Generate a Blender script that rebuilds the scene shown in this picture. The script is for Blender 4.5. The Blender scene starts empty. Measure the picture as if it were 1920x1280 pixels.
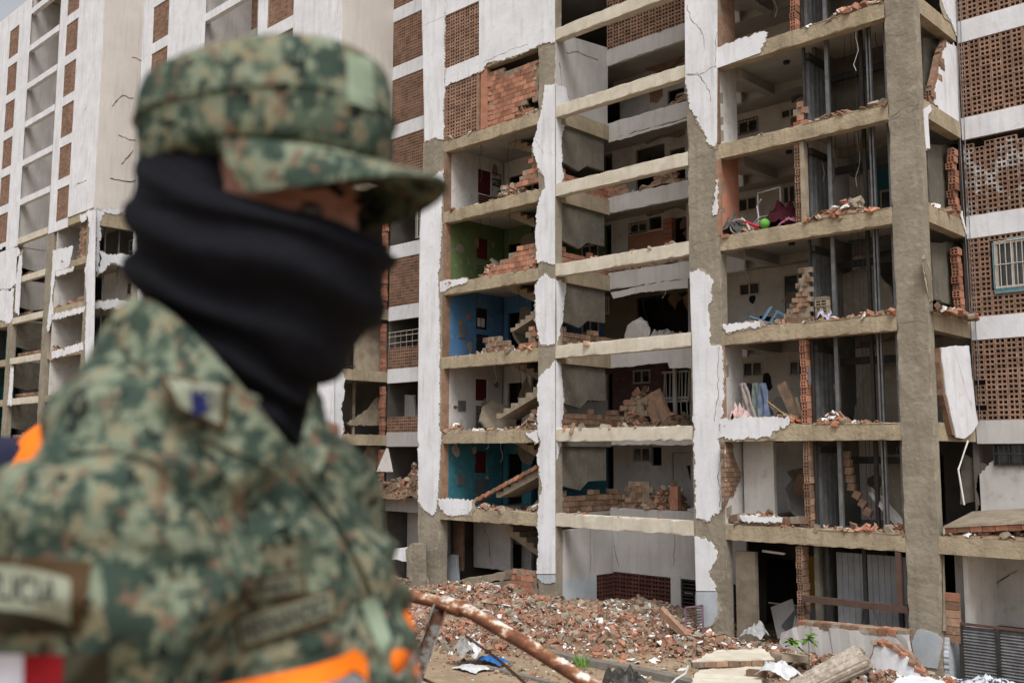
import bpy, bmesh, math, random
import numpy as np
from mathutils import Vector, Matrix, noise
from mathutils.bvhtree import BVHTree
from mathutils.geometry import delaunay_2d_cdt
random.seed(7); np.random.seed(7)
R = math.radians
SC = bpy.context.scene
COL = SC.collection

# ------------------------------------------------------------------ camera, sky, sun, exposure
CAM = Vector((9.85, -25.5, 5.5))
PITCH, HEAD, ROLL = R(6.48), R(46.0), R(0.2)
FW = Vector((-math.cos(HEAD)*math.cos(PITCH), math.sin(HEAD)*math.cos(PITCH), math.sin(PITCH)))
R0 = Vector((math.sin(HEAD), math.cos(HEAD), 0)); U0 = R0.cross(FW)
RT = R0*math.cos(ROLL) + U0*math.sin(ROLL); UP = RT.cross(FW)
FPX = 1867.0
cd = bpy.data.cameras.new('camera'); cam = bpy.data.objects.new('camera', cd); COL.objects.link(cam)
cd.sensor_width = 36; cd.lens = 36*FPX/1920.0; cd.clip_start = 0.05; cd.clip_end = 2000
M = Matrix((RT, UP, -FW)).transposed().to_4x4(); M.translation = CAM; cam.matrix_world = M
cd.dof.use_dof = True; cd.dof.focus_distance = 26.0; cd.dof.aperture_fstop = 3.8
SC.camera = cam

w = bpy.data.worlds.new("World"); SC.world = w; w.use_nodes = True
wt = w.node_tree; bg = wt.nodes['Background']
SUN_EL, SUN_AZ = 56.0, 128.0            # azimuth clockwise from +y
sky = wt.nodes.new('ShaderNodeTexSky'); sky.sky_type = 'NISHITA'; sky.sun_disc = False
sky.sun_elevation = R(SUN_EL); sky.sun_rotation = R(SUN_AZ); sky.dust_density = 4.0; sky.air_density = 1.0; sky.ozone_density = 1.0
hs = wt.nodes.new('ShaderNodeHueSaturation'); hs.inputs['Saturation'].default_value = 0.2
wt.links.new(sky.outputs[0], hs.inputs['Color']); wt.links.new(hs.outputs[0], bg.inputs[0]); bg.inputs[1].default_value = 0.105
sl = bpy.data.lights.new('sun', 'SUN'); sl.energy = 1.5; sl.angle = R(25); sl.color = (1, .98, .95)
so = bpy.data.objects.new('sun', sl); COL.objects.link(so)
sd = Vector((math.sin(R(SUN_AZ))*math.cos(R(SUN_EL)), math.cos(R(SUN_AZ))*math.cos(R(SUN_EL)), math.sin(R(SUN_EL))))
so.rotation_euler = sd.to_track_quat('Z', 'Y').to_euler(); so.location = (30, -30, 60)
vs = SC.view_settings; vs.view_transform = 'Standard'; vs.look = 'None'; vs.gamma = 1; vs.use_curve_mapping = False
vs.exposure = 0.66

# ------------------------------------------------------------------ geometry helpers
def ray(px, py): return FW + RT*((px-960)/FPX) - UP*((py-640)/FPX)
def P(px, py, axis, val):               # photo point -> the real point on a plane x / y / z = val
    r = ray(px, py); return CAM + r*((val-CAM[axis])/r[axis])
def S(px, py, depth): return CAM + ray(px, py)*depth
def Lt(k): return 3.53 + 2.84*(k-1)     # top of beam k = floor level k
def Lb(k): return Lt(k) - 0.46
ORG = {}
class MB:
    def __init__(s): s.v = []; s.f = []
    def add(s, vs_, fs):
        n = len(s.v); s.v += [tuple(v) for v in vs_]; s.f += [tuple(i+n for i in f) for f in fs]; return s
    def box(s, x0, x1, y0, y1, z0, z1):
        return s.add([(x0,y0,z0),(x1,y0,z0),(x1,y1,z0),(x0,y1,z0),(x0,y0,z1),(x1,y0,z1),(x1,y1,z1),(x0,y1,z1)],
                     [(3,2,1,0),(4,5,6,7),(0,1,5,4),(1,2,6,5),(2,3,7,6),(3,0,4,7)])
    def tbox(s, mat, sx, sy, sz, jit=0.0):
        vs_ = []
        for z in (-1, 1):
            for x, y in ((-1,-1),(1,-1),(1,1),(-1,1)):
                v = Vector((x*sx*(1+random.uniform(-jit,jit)), y*sy*(1+random.uniform(-jit,jit)), z*sz*(1+random.uniform(-jit,jit))))/2
                vs_.append(mat @ v)
        return s.add(vs_, [(3,2,1,0),(4,5,6,7),(0,1,5,4),(1,2,6,5),(2,3,7,6),(3,0,4,7)])
    def quad(s, a, b, c, d): return s.add([a, b, c, d], [(0,1,2,3)])
    def tube(s, pts, r, n=6, cap=True):
        pts = [Vector(p) for p in pts]; rings = []
        rr = r if isinstance(r, (list, tuple)) else [r]*len(pts)
        for i, p in enumerate(pts):
            t = (pts[min(i+1, len(pts)-1)] - pts[max(i-1, 0)]).normalized()
            a = t.cross(Vector((0,0,1)) if abs(t.z) < .9 else Vector((1,0,0))).normalized(); b = t.cross(a)
            rings.append([p + a*math.cos(2*math.pi*k/n)*rr[i] + b*math.sin(2*math.pi*k/n)*rr[i] for k in range(n)])
        vs_ = [v for ring in rings for v in ring]; fs = []
        for i in range(len(pts)-1):
            for k in range(n): fs.append((i*n+k, i*n+(k+1)%n, (i+1)*n+(k+1)%n, (i+1)*n+k))
        if cap: fs += [tuple(range(n-1,-1,-1)), tuple((len(pts)-1)*n+k for k in range(n))]
        return s.add(vs_, fs)
    def loft(s, rings, close=True):
        n = len(rings[0]); vs_ = [v for r in rings for v in r]; fs = []
        for i in range(len(rings)-1):
            for k in range(n): fs.append((i*n+k, i*n+(k+1)%n, (i+1)*n+(k+1)%n, (i+1)*n+k))
        if close: fs += [tuple(range(n-1,-1,-1)), tuple((len(rings)-1)*n+k for k in range(n))]
        return s.add(vs_, fs)
    def poly(s, pts, ext):              # concave outline extruded by vector ext
        ext = Vector(ext); pts = [Vector(p) for p in pts]; n = len(pts); e = ext.normalized()
        u = (Vector((0,0,1)) if abs(e.z) < .8 else Vector((1,0,0))).cross(e).normalized(); w_ = e.cross(u)
        p2 = [Vector((p.dot(u), p.dot(w_))) for p in pts]; h = sum(p.dot(e) for p in pts)/n; dep = [p.dot(e) for p in pts]
        vo, eo, fo, ov, oe, of = delaunay_2d_cdt(p2, [(i, (i+1) % n) for i in range(n)], [], 2, 1e-5)
        dd = [dep[o[0]] if o else h for o in ov]
        # keep triangles inside the outline (even-odd)
        tri = delaunay_2d_cdt(vo, eo, [], 0, 1e-5); tv = tri[0]; P2 = [(q.x, q.y) for q in p2]
        near = lambda q: min(range(n), key=lambda i: (p2[i]-q).length_squared)
        base = [u*q.x + w_*q.y + e*(dep[near(q)]) for q in tv]; m = len(base)
        fs = []
        cnt = {}
        for f in tri[2]:
            c = (tv[f[0]]+tv[f[1]]+tv[f[2]])/3
            if inpoly(c.x, c.y, P2):
                fs.append(tuple(f[::-1])); fs.append(tuple(i+m for i in f))
                for i in range(3): k = (f[i], f[(i+1) % 3]); cnt[k] = 1
        for (i, j) in cnt:
            if (j, i) not in cnt: fs.append((i, j, j+m, i+m))
        return s.add(base+[q+ext for q in base], fs)
    def build(s, name, mat, parent=None, smooth=False, org=None):
        o0 = ORG.get(parent.name, Vector((0,0,0))) if parent else Vector((0,0,0))
        if org is None:
            org = Vector(o0) if parent else Vector(np.array(s.v).mean(axis=0))
        me = bpy.data.meshes.new(name); me.from_pydata([Vector(v)-org for v in s.v], [], s.f); me.update()
        me.materials.append(mat)
        if smooth: me.shade_smooth()
        return link(name, me, org, parent)
def link(name, me, org, parent=None):
    o = bpy.data.objects.new(name, me); COL.objects.link(o); o.location = org
    ORG[o.name] = Vector(org)
    if parent:
        o.parent = parent; o.location = Vector(org) - ORG[parent.name]
    return o
def tag(o, label=None, cat=None, group=None, kind=None):
    if label: o['label'] = label
    if cat: o['category'] = cat
    if group: o['group'] = group
    if kind: o['kind'] = kind
    return o
def empty(name, loc, label, cat, group=None):
    o = bpy.data.objects.new(name, None); COL.objects.link(o); o.location = loc; ORG[o.name] = Vector(loc); o.empty_display_size = .2
    return tag(o, label, cat, group)
def jag(pts, amp=.05, seg=.13, straight=()):
    out = []; n = len(pts)
    for i in range(n):
        a, b = Vector(pts[i]), Vector(pts[(i+1) % n]); out.append(a)
        if i in straight: continue
        L = (b-a).length; m = int(L/seg)
        for k in range(1, m):
            t = k/m; p = a.lerp(b, t)
            out.append(p + Vector([noise.noise(p*3.1+Vector((q*17.3,3,5)))*amp + random.gauss(0, amp*.32) for q in range(3)]))
    return out
def flat(pts, axis, val):
    for p in pts: p[axis] = val
    return pts
def sheet(mb, pxs, axis, val, thick, amp=.05, straight=(), seg=.13):
    """wall or plaster piece: outline on plane, extruded away from (thick<0: towards) the viewer"""
    pts = flat(jag([P(x, y, axis, val) for x, y in pxs], amp, seg, straight), axis, val)
    e = Vector((0,0,0)); e[axis] = thick if axis == 1 else -thick
    return mb.poly(pts, e)
def rough_box(mb, x0, x1, y0, y1, z0, z1, ax=0, seg=.17, jit=.007, chip=.035, pc=.3):
    # cast concrete member with worn, chipped arrises; ax = long axis (0 or 2)
    if ax == 0: c = [(y0,z0),(y0,z0+.05),(y0,(z0+z1)/2),(y0,z1-.05),(y0,z1),(y0+.05,z1),(y1,z1),(y1,z0),(y0+.05,z0)]; a, b = x0, x1; mid = ((y0+y1)/2, (z0+z1)/2); cor = (0, 4)
    else: c = [(x0,y0),(x0+.05,y0),((x0+x1)/2,y0),(x1-.05,y0),(x1,y0),(x1,y0+.05),(x1,y1),(x0,y1),(x0,y0+.05)]; a, b = z0, z1; mid = ((x0+x1)/2, (y0+y1)/2); cor = (0, 4)
    n = max(2, int((b-a)/seg)); rings = []; deep = [0, 0]
    for i in range(n+1):
        t = a+(b-a)*i/n + (random.uniform(-.3,.3)*(b-a)/n if 0 < i < n else 0); r = []
        for q in (0, 1): deep[q] = random.uniform(.3, 1)*chip if random.random() < pc else deep[q]*.25
        for k, (u, v) in enumerate(c):
            d = deep[cor.index(k)] if k in cor else (deep[0 if k in (1, 8) else 1]*.25 if k in (1, 8, 3, 5) else 0)
            du = (mid[0]-u); dv = (mid[1]-v); l = math.hypot(du, dv) or 1
            uu = u+du/l*d+random.uniform(-jit, jit)*.6; vv = v+dv/l*d+random.uniform(-jit, jit)
            if k in (6, 7): uu, vv = u, v
            r.append((t, uu, vv) if ax == 0 else (uu, vv, t))
        rings.append(r)
    return mb.loft(rings)
def inpoly(x, y, poly):
    c = False; n = len(poly)
    for i in range(n):
        x1, y1 = poly[i]; x2, y2 = poly[(i+1) % n]
        if (y1 > y) != (y2 > y) and x < (x2-x1)*(y-y1)/(y2-y1)+x1: c = not c
    return c

# ------------------------------------------------------------------ materials
def nd(t, typ, **kw):
    n = t.nodes.new(typ)
    for k, v in kw.items():
        if k in n.inputs: n.inputs[k].default_value = v
        else: setattr(n, k, v)
    return n
def mat(name, c1, c2=None, scale=2.0, rough=.9, bump=.0, bscale=30., c3=None, streak=0., island=0., spec=.2, metal=0., detail=6, th=(.35,.65), bdist=.02):
    m = bpy.data.materials.new(name); m.use_nodes = True; t = m.node_tree; L = t.links.new
    b = t.nodes['Principled BSDF']; b.inputs['Roughness'].default_value = rough; b.inputs['Metallic'].default_value = metal
    b.inputs['Specular IOR Level'].default_value = spec
    g = nd(t, 'ShaderNodeNewGeometry')
    col = None
    def mix(a, bb, fac):
        x = nd(t, 'ShaderNodeMix', data_type='RGBA')
        for s_, v in ((6, a), (7, bb), (0, fac)):
            if isinstance(v, (tuple, list)): x.inputs[s_].default_value = (*v, 1)
            elif isinstance(v, float): x.inputs[s_].default_value = v
            else: L(v, x.inputs[s_])
        return x.outputs[2]
    def nz(sc, vec=None, lo=.35, hi=.65, dt=6):
        n = nd(t, 'ShaderNodeTexNoise', Scale=sc, Detail=float(dt), Roughness=.6); L(vec or g.outputs['Position'], n.inputs['Vector'])
        r = nd(t, 'ShaderNodeMapRange'); r.inputs[1].default_value = lo; r.inputs[2].default_value = hi; L(n.outputs[0], r.inputs[0]); return r.outputs[0]
    if c2 is None: c2 = tuple(x*.8 for x in c1)
    col = mix(c1, c2, nz(scale, None, *th, detail))
    if c3: col = mix(col, c3, nz(scale*3.7, None, .56, .72))
    if streak:
        mp = nd(t, 'ShaderNodeMapping'); mp.inputs['Scale'].default_value = (2.2, 2.2, .22); L(g.outputs['Position'], mp.inputs[0])
        f = nz(2.0, mp.outputs[0], .5, .8); mm = nd(t, 'ShaderNodeMath', operation='MULTIPLY'); mm.inputs[1].default_value = streak; L(f, mm.inputs[0])
        col = mix(col, tuple(x*.45 for x in (c1[0], c1[1]*.95, c1[2]*.82)), mm.outputs[0])
    if island:
        o = nd(t, 'ShaderNodeObjectInfo'); ad = nd(t, 'ShaderNodeMath', operation='ADD'); L(g.outputs['Random Per Island'], ad.inputs[0]); L(o.outputs['Random'], ad.inputs[1])
        fr = nd(t, 'ShaderNodeMath', operation='FRACT'); L(ad.outputs[0], fr.inputs[0])
        mr = nd(t, 'ShaderNodeMapRange'); mr.inputs[3].default_value = 1-island; mr.inputs[4].default_value = 1+island*.6; L(fr.outputs[0], mr.inputs[0])
        hv = nd(t, 'ShaderNodeHueSaturation'); L(mr.outputs[0], hv.inputs['Value']); L(col, hv.inputs['Color']); col = hv.outputs[0]
    L(col, b.inputs['Base Color'])
    if bump:
        n = nd(t, 'ShaderNodeTexNoise', Scale=bscale, Detail=5.0); L(g.outputs['Position'], n.inputs['Vector'])
        bp = nd(t, 'ShaderNodeBump', Strength=bump, Distance=bdist); L(n.outputs[0], bp.inputs['Height']); L(bp.outputs[0], b.inputs['Normal'])
    return m
WHITE = mat('white_plaster', (.73,.74,.775), (.62,.625,.65), .9, bump=.3, bscale=9, streak=.5, c3=(.60,.58,.56))
CREAM = mat('cream_plaster', (.60,.56,.47), (.50,.45,.36), 1.6, bump=.25, bscale=12, streak=.4)
GREYW = mat('grey_plaster', (.50,.48,.47), (.42,.40,.38), .8, bump=.2, bscale=9, streak=.5)
WARMW = mat('warm_plaster', (.66,.62,.58), (.60,.555,.51), .5, bump=.2, bscale=9, streak=.3)
DADO = mat('pale_blue_dado', (.44,.47,.50), (.36,.39,.42), 2, bump=.2, bscale=14, streak=.25)
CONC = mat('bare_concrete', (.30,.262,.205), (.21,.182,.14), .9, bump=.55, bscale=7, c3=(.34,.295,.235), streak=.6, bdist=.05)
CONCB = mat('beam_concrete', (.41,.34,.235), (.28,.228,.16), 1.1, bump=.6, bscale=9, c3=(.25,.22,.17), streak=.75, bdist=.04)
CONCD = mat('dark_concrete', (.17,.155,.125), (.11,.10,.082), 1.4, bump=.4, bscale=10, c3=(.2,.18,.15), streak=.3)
RUBC = mat('rubble_concrete', (.33,.275,.205), (.22,.18,.135), 3, bump=.5, bscale=20, island=.35)
BRICK = mat('orange_brick', (.42,.20,.13), (.31,.14,.088), 3, bump=.3, bscale=25, island=.38, c3=(.42,.27,.19))
BRICKD = mat('dusty_brick', (.30,.185,.125), (.20,.12,.08), 3, bump=.4, bscale=20, island=.42, c3=(.36,.28,.21))
MORT = mat('mortar', (.26,.22,.17), (.19,.16,.12), 6, bump=.4, bscale=30)
LATT = mat('lattice_clay', (.33,.205,.145), (.25,.155,.11), 1.2, bump=.2, bscale=25, island=.28, c3=(.38,.26,.19))
LATTW = mat('limewashed_lattice', (.46,.43,.41), (.26,.16,.115), 2.5, island=.25, c3=(.2,.13,.1), th=(.42,.52))
LATTR = mat('red_lattice', (.11,.045,.035), (.07,.03,.025), 2, island=.2)
CEIL = mat('ceiling_paint', (.42,.39,.355), (.32,.295,.265), .9, bump=.1)
INTW = mat('interior_white', (.60,.575,.55), (.46,.435,.41), .9, bump=.1, bscale=12, streak=.35, c3=(.40,.375,.35))
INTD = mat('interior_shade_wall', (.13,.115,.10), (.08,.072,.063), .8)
BLUE = mat('blue_paint', (.075,.17,.31), (.06,.14,.26), 1.2, streak=.2, c3=(.13,.22,.34))
TEAL = mat('teal_paint', (.045,.17,.215), (.035,.135,.17), 1.2, streak=.2, c3=(.10,.22,.25))
TEALG = mat('teal_green_paint', (.02,.19,.17), (.016,.14,.13), 1.2)
GREEN = mat('green_paint', (.115,.16,.065), (.09,.125,.05), 1.2, streak=.3, c3=(.20,.22,.14))
SALM = mat('salmon_paint', (.52,.235,.155), (.45,.2,.13), 1.0, streak=.2, c3=(.50,.36,.29))
SALMD = mat('dusty_salmon_paint', (.36,.185,.12), (.3,.15,.1), 1.0, streak=.2)
PURP = mat('plum_paint', (.15,.085,.095), (.12,.07,.078), 1.0, streak=.2, c3=(.2,.15,.15))
OLIVE = mat('olive_paint', (.17,.145,.09), (.13,.11,.07), 1.0, streak=.2)
REDP = mat('dark_red_paint', (.10,.012,.014), (.07,.01,.012), 2)
BLACKI = mat('dark_void', (.02,.018,.016), (.012,.011,.01), 1.5)
FRAME = mat('window_frame_cream', (.50,.46,.40), (.42,.38,.33), 5, rough=.6)
WINK = mat('window_frame_black', (.02,.02,.02), None, 5, rough=.5)
GLASS = mat('dusty_glass', (.035,.04,.045), (.07,.07,.07), 3, rough=.15, spec=.6)
STEEL = mat('galvanised_steel', (.24,.245,.25), (.15,.15,.155), 4, rough=.5, metal=.55, streak=.4)
STEELD = mat('dark_steel', (.055,.052,.05), (.035,.033,.03), 4, rough=.6, metal=.3)
STEELB = mat('brown_primer_steel', (.12,.075,.058), (.085,.055,.045), 4, rough=.7, metal=.2)
LOUV = mat('louvre_grey', (.13,.135,.14), (.10,.10,.10), 4, rough=.6)
WIRE = mat('cable', (.045,.045,.05), None, 4)
CRACK = mat('crack_dark', (.13,.11,.09), (.08,.065,.05), 8)  # dark of uncut cracks painted on as flat strips
WHITEG = mat('white_gate_paint', (.5,.48,.46), (.4,.38,.36), 5, rough=.5)
SOIL = mat('sandy_soil', (.34,.255,.17), (.24,.18,.12), .8, bump=.5, bscale=14, c3=(.40,.31,.22))
KERB = mat('kerb_concrete', (.22,.20,.175), (.15,.14,.12), 4, bump=.5, bscale=20)
PLCH = mat('plaster_flake', (.72,.71,.70), (.60,.58,.55), 5, bump=.3, bscale=20, island=.2)

UNDER = mat('render_undercoat', (.40,.345,.27), (.30,.255,.20), 6, bump=.5, bscale=30)

# ------------------------------------------------------------------ building pieces
PROTO = {}
def block_geo(mb, x, y, z, wd=.28, h=.14, d=.1, jit=0.):
    """lattice block with two square holes, front at y"""
    xs = [0, .035, .125, .155, .245, .28]; xs = [q*wd/.28 for q in xs]; zs = [0, .028, .112, .14]; zs = [q*h/.14 for q in zs]
    y += random.uniform(-jit, jit); x += .004; xs[-1] -= .008
    v = []; f = []
    for i in range(6):
        for j in range(4): v.append((x+xs[i], y, z+zs[j]*(.97 if j == 3 else 1)))
    for i in range(5):
        for j in range(3):
            if j == 1 and i in (1, 3): continue
            f.append((i*4+j, (i+1)*4+j, (i+1)*4+j+1, i*4+j+1))
    for i in (1, 3):
        c = [i*4+1, (i+1)*4+1, (i+1)*4+2, i*4+2]; b = len(v)
        v += [(v[q][0], y+d, v[q][2]) for q in c]
        for q in range(4): f.append((c[q], b+q, b+(q+1) % 4, c[(q+1) % 4]))
    o = [0, 20, 23, 3]; b = len(v); v += [(v[q][0], y+d, v[q][2]) for q in o]
    for q in range(4): f.append((o[(q+1) % 4], b+(q+1) % 4, b+q, o[q]))
    mb.add(v, f)
def lattice(parent, x0, x1, z0, z1, y, m=LATT, objs=False, keep=None, name='lattice_panel', objx=1e9):
    """keep(cx, cz) -> False where blocks are missing. mortar frame carries the blocks"""
    nx = max(1, round((x1-x0)/.285)); nz_ = max(1, round((z1-z0)/.142)); wx = (x1-x0)/nx; hz = (z1-z0)/nz_
    fr = MB()
    for j in range(nz_+1):
        zz = z0+j*hz; i0 = None
        for i in range(nx+1):
            ok = i < nx and (not keep or keep(x0+(i+.5)*wx, z0+(min(j, nz_-1)+.5)*hz))
            if ok and i0 is None: i0 = i
            if not ok and i0 is not None: fr.box(x0+i0*wx, x0+i*wx, y+.02, y+.09, zz-.006, zz+.006); i0 = None
    if not fr.v: return None
    fo = fr.build(name, MORT, parent)
    st = MB(); key = ('lb', round(wx, 3), round(hz, 3), m.name)
    for j in range(nz_):
        for i in range(nx):
            cx, cz = x0+(i+.5)*wx, z0+(j+.5)*hz
            if keep and not keep(cx, cz): continue
            if objs and cx < objx:
                if key not in PROTO:
                    b = MB(); block_geo(b, 0, 0, 0, wx, hz); me = bpy.data.meshes.new('lattice_block'); me.from_pydata(b.v, [], b.f); me.materials.append(m); PROTO[key] = me
                link('lattice_block', PROTO[key], (x0+i*wx, y+random.uniform(-.006, .006), z0+j*hz), fo)
            else: block_geo(st, x0+i*wx, y, z0+j*hz, wx, hz, jit=.006)
    if st.v: tag(st.build('lattice_blocks', m, fo), kind='stuff')
    return fo
def holewall(mb, x0, x1, z0, z1, y, th, holes):
    xs = sorted({x0, x1, *[q for h in holes for q in h[:2]]}); zs = sorted({z0, z1, *[q for h in holes for q in h[2:]]})
    for i in range(len(xs)-1):
        for j in range(len(zs)-1):
            cx, cz = (xs[i]+xs[i+1])/2, (zs[j]+zs[j+1])/2
            if any(h[0] < cx < h[1] and h[2] < cz < h[3] for h in holes): continue
            mb.box(xs[i], xs[i+1], y, y+th, zs[j], zs[j+1])
    return mb
def window(parent, x0, x1, z0, z1, y, m=FRAME, n=2, bars=False):
    f = MB(); t = .06
    f.box(x0, x1, y-.05, y+.06, z0, z0+t); f.box(x0, x1, y-.05, y+.06, z1-t, z1)
    for i in range(n+1):
        xx = x0 + (x1-x0-t)*i/n; f.box(xx, xx+t, y-.04, y+.05, z0+t, z1-t)
    fo = f.build('window', m, parent)
    for i in range(n):
        a = x0+(x1-x0-t)*i/n+t; b = x0+(x1-x0-t)*(i+1)/n
        MB().box(a, b, y+.0, y+.012, z0+t, z1-t).build('pane', GLASS, fo)
    if bars:
        g = MB(); k = int((x1-x0)/.13)
        for i in range(k+1):
            xx = x0+(x1-x0)*i/k; g.tube([(xx, y-.09, z0-.03), (xx, y-.09, z1+.03)], .012, 4)
        for zz in (z0, (z0+z1)/2, z1): g.tube([(x0, y-.1, zz), (x1, y-.1, zz)], .014, 4)
        g.build('window_bars', FRAME if bars == 2 else STEELD, fo)
    return fo
def winpx(parent, a, b, y, m=FRAME, n=2, bars=False):
    p, q = P(*a, 1, y), P(*b, 1, y); return window(parent, min(p.x, q.x), max(p.x, q.x), min(p.z, q.z), max(p.z, q.z), y, m, n, bars)
def brick_region(parent, pxs, y, L=.30, H=.19, m=BRICK, D=.14, miss=.0, world=None, jit=.004, name='brick_wall', back=True):
    pts = world or [(P(*q, 1, y).x, P(*q, 1, y).z) for q in pxs]
    x0, x1 = min(p[0] for p in pts), max(p[0] for p in pts); z0, z1 = min(p[1] for p in pts), max(p[1] for p in pts)
    cells = []
    for j in range(int((z1-z0)/H)+1):
        for i in range(-1, int((x1-x0)/L)+1):
            cx, cz = x0+(i+.5+(.5 if j % 2 else 0))*L, z0+(j+.5)*H
            if inpoly(cx, cz, pts) and random.random() > miss: cells.append((cx, cz))
    bk = MB()
    for cx, cz in cells:
        if (cx, cz+H) not in cells and random.random() < .0: continue
        bk.box(cx-L/2, cx+L/2, y+.015, y+D-.01, cz-H/2, cz+H/2)
    if not cells: return None
    fo = bk.build(name, MORT, parent)
    key = ('br', L, H, m.name)
    if key not in PROTO:
        PROTO[key] = []
        for q in range(5):
            b = MB(); b.tbox(Matrix.Identity(4), L-.018, D, H-.018, .025); me = bpy.data.meshes.new('brick'); me.from_pydata(b.v, [], b.f); me.materials.append(m); PROTO[key].append(me)
    for cx, cz in cells:
        e = sum(inpoly(cx+dx, cz+dz, pts) for dx, dz in ((L,0),(-L,0),(0,H),(0,-H))) < 4 and not (cz-H < z0)
        j2 = jit+(.03 if e else 0)
        o = link('brick', random.choice(PROTO[key]), (cx, y+D/2-.004+random.uniform(-j2, j2), cz), fo); o.rotation_euler = (random.gauss(0, j2*2), random.gauss(0, j2*2), random.gauss(0, j2*3))
        if e and random.random() < .55: o.scale = (random.uniform(.35,.9), 1, random.uniform(.6,1))
    return fo
def bricks_joined(parent, axis, val, poly, m, L=.3, H=.19, D=.1, jit=.012):
    # far or half hidden brickwork: separate courses, joined in one part
    x0, x1 = min(p[0] for p in poly), max(p[0] for p in poly); z0, z1 = min(p[1] for p in poly), max(p[1] for p in poly); mb = MB()
    for j in range(int((z1-z0)/H)+1):
        for i in range(-1, int((x1-x0)/L)+1):
            cx, cz = x0+(i+.5+(.5 if j % 2 else 0))*L, z0+(j+.5)*H
            if not inpoly(cx, cz, poly): continue
            r_ = Matrix.Rotation(random.gauss(0,jit),4,'X') @ Matrix.Rotation(random.gauss(0,jit),4,'Y'); d = random.uniform(-jit, jit)
            if axis == 1: mb.tbox(Matrix.Translation((cx, val+d, cz)) @ r_, L-.02, D, H-.02, .03)
            else: mb.tbox(Matrix.Translation((val+d, cx, cz)) @ r_, D, L-.02, H-.02, .03)
    if mb.v: tag(mb.build('brickwork', m, parent), kind='stuff')
def hollow_edge(parent, x0, x1, z0, z1, y0, y1, m=BRICK, axis='y', h=.2, wob=.02):
    """stack of hollow clay bricks whose pierced ends face the viewer"""
    fo = MB().box(x0+.03, x1-.03, y0+.06, y1, z0, z1).build('broken_wall_edge', MORT, parent)
    z = z0
    while z < z1-.05:
        hh = min(h, z1-z)-.018; dx = random.uniform(-wob, wob); dy = random.uniform(-wob, wob)
        b = MB(); W_ = x1-x0; nx, nz_ = 2, 2; t = .022
        xs = [0]; zs = [0]
        for i in range(nx): xs += [xs[-1]+t, xs[-1]+t+(W_-(nx+1)*t)/nx]
        for i in range(nz_): zs += [zs[-1]+t, zs[-1]+t+(hh-(nz_+1)*t)/nz_]
        xs.append(W_); zs.append(hh); v = []; f = []; nzs = len(zs)
        for a in xs:
            for c in zs: v.append((x0+dx+a, y0+dy, z+c))
        for i in range(len(xs)-1):
            for j in range(nzs-1):
                c = [i*nzs+j, (i+1)*nzs+j, (i+1)*nzs+j+1, i*nzs+j+1]
                if i % 2 and j % 2:
                    k = len(v); v += [(v[q][0], y0+.05, v[q][2]) for q in c]
                    f += [(c[q], k+q, k+(q+1) % 4, c[(q+1) % 4]) for q in range(4)]
                else: f.append(tuple(c))
        o = [0, (len(xs)-1)*nzs, (len(xs)-1)*nzs+nzs-1, nzs-1]; k = len(v); v += [(v[q][0], y1, v[q][2]) for q in o]
        f += [(o[(q+1) % 4], k+(q+1) % 4, k+q, o[q]) for q in range(4)]
        b.add(v, f); b.build('hollow_brick', m, fo); z += h
def crack(mb, pxs, axis, val, wd=.02):
    pts = flat(jag([P(*q, axis, val) for q in pxs], .05, .1, straight=(len(pxs)-1,)), axis, val)
    up = Vector((0,0,1)); n = Vector((0,0,0)); n[axis] = 1
    for i in range(len(pts)-1):
        t = (pts[i+1]-pts[i]); s_ = t.cross(n).normalized()
        w0 = wd*(.18+.8*abs(noise.noise(pts[i]*4))); w1 = wd*(.18+.8*abs(noise.noise(pts[i+1]*4)))
        mb.quad(pts[i]-s_*w0, pts[i]+s_*w0, pts[i+1]+s_*w1, pts[i+1]-s_*w1)
    return mb
def stair(parent, k, x0, x1, z0, z1, y0, y1, n=8, m=CONCD, thick=.16):
    pr = []
    for i in range(n):
        xa = x0+(x1-x0)*i/n; za = z0+(z1-z0)*(i+1)/n; pr += [(xa, za), (x0+(x1-x0)*(i+1)/n, za)]
    pr += [(x1, z1-thick*1.6), (x0+(x1-x0)*.08, z0-.02), (x0, z0-.02)]
    if k: pass
    return MB().poly([(x, y0, z) for x, z in pr], (0, y1-y0, 0)).build('staircase', m, parent)

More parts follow.
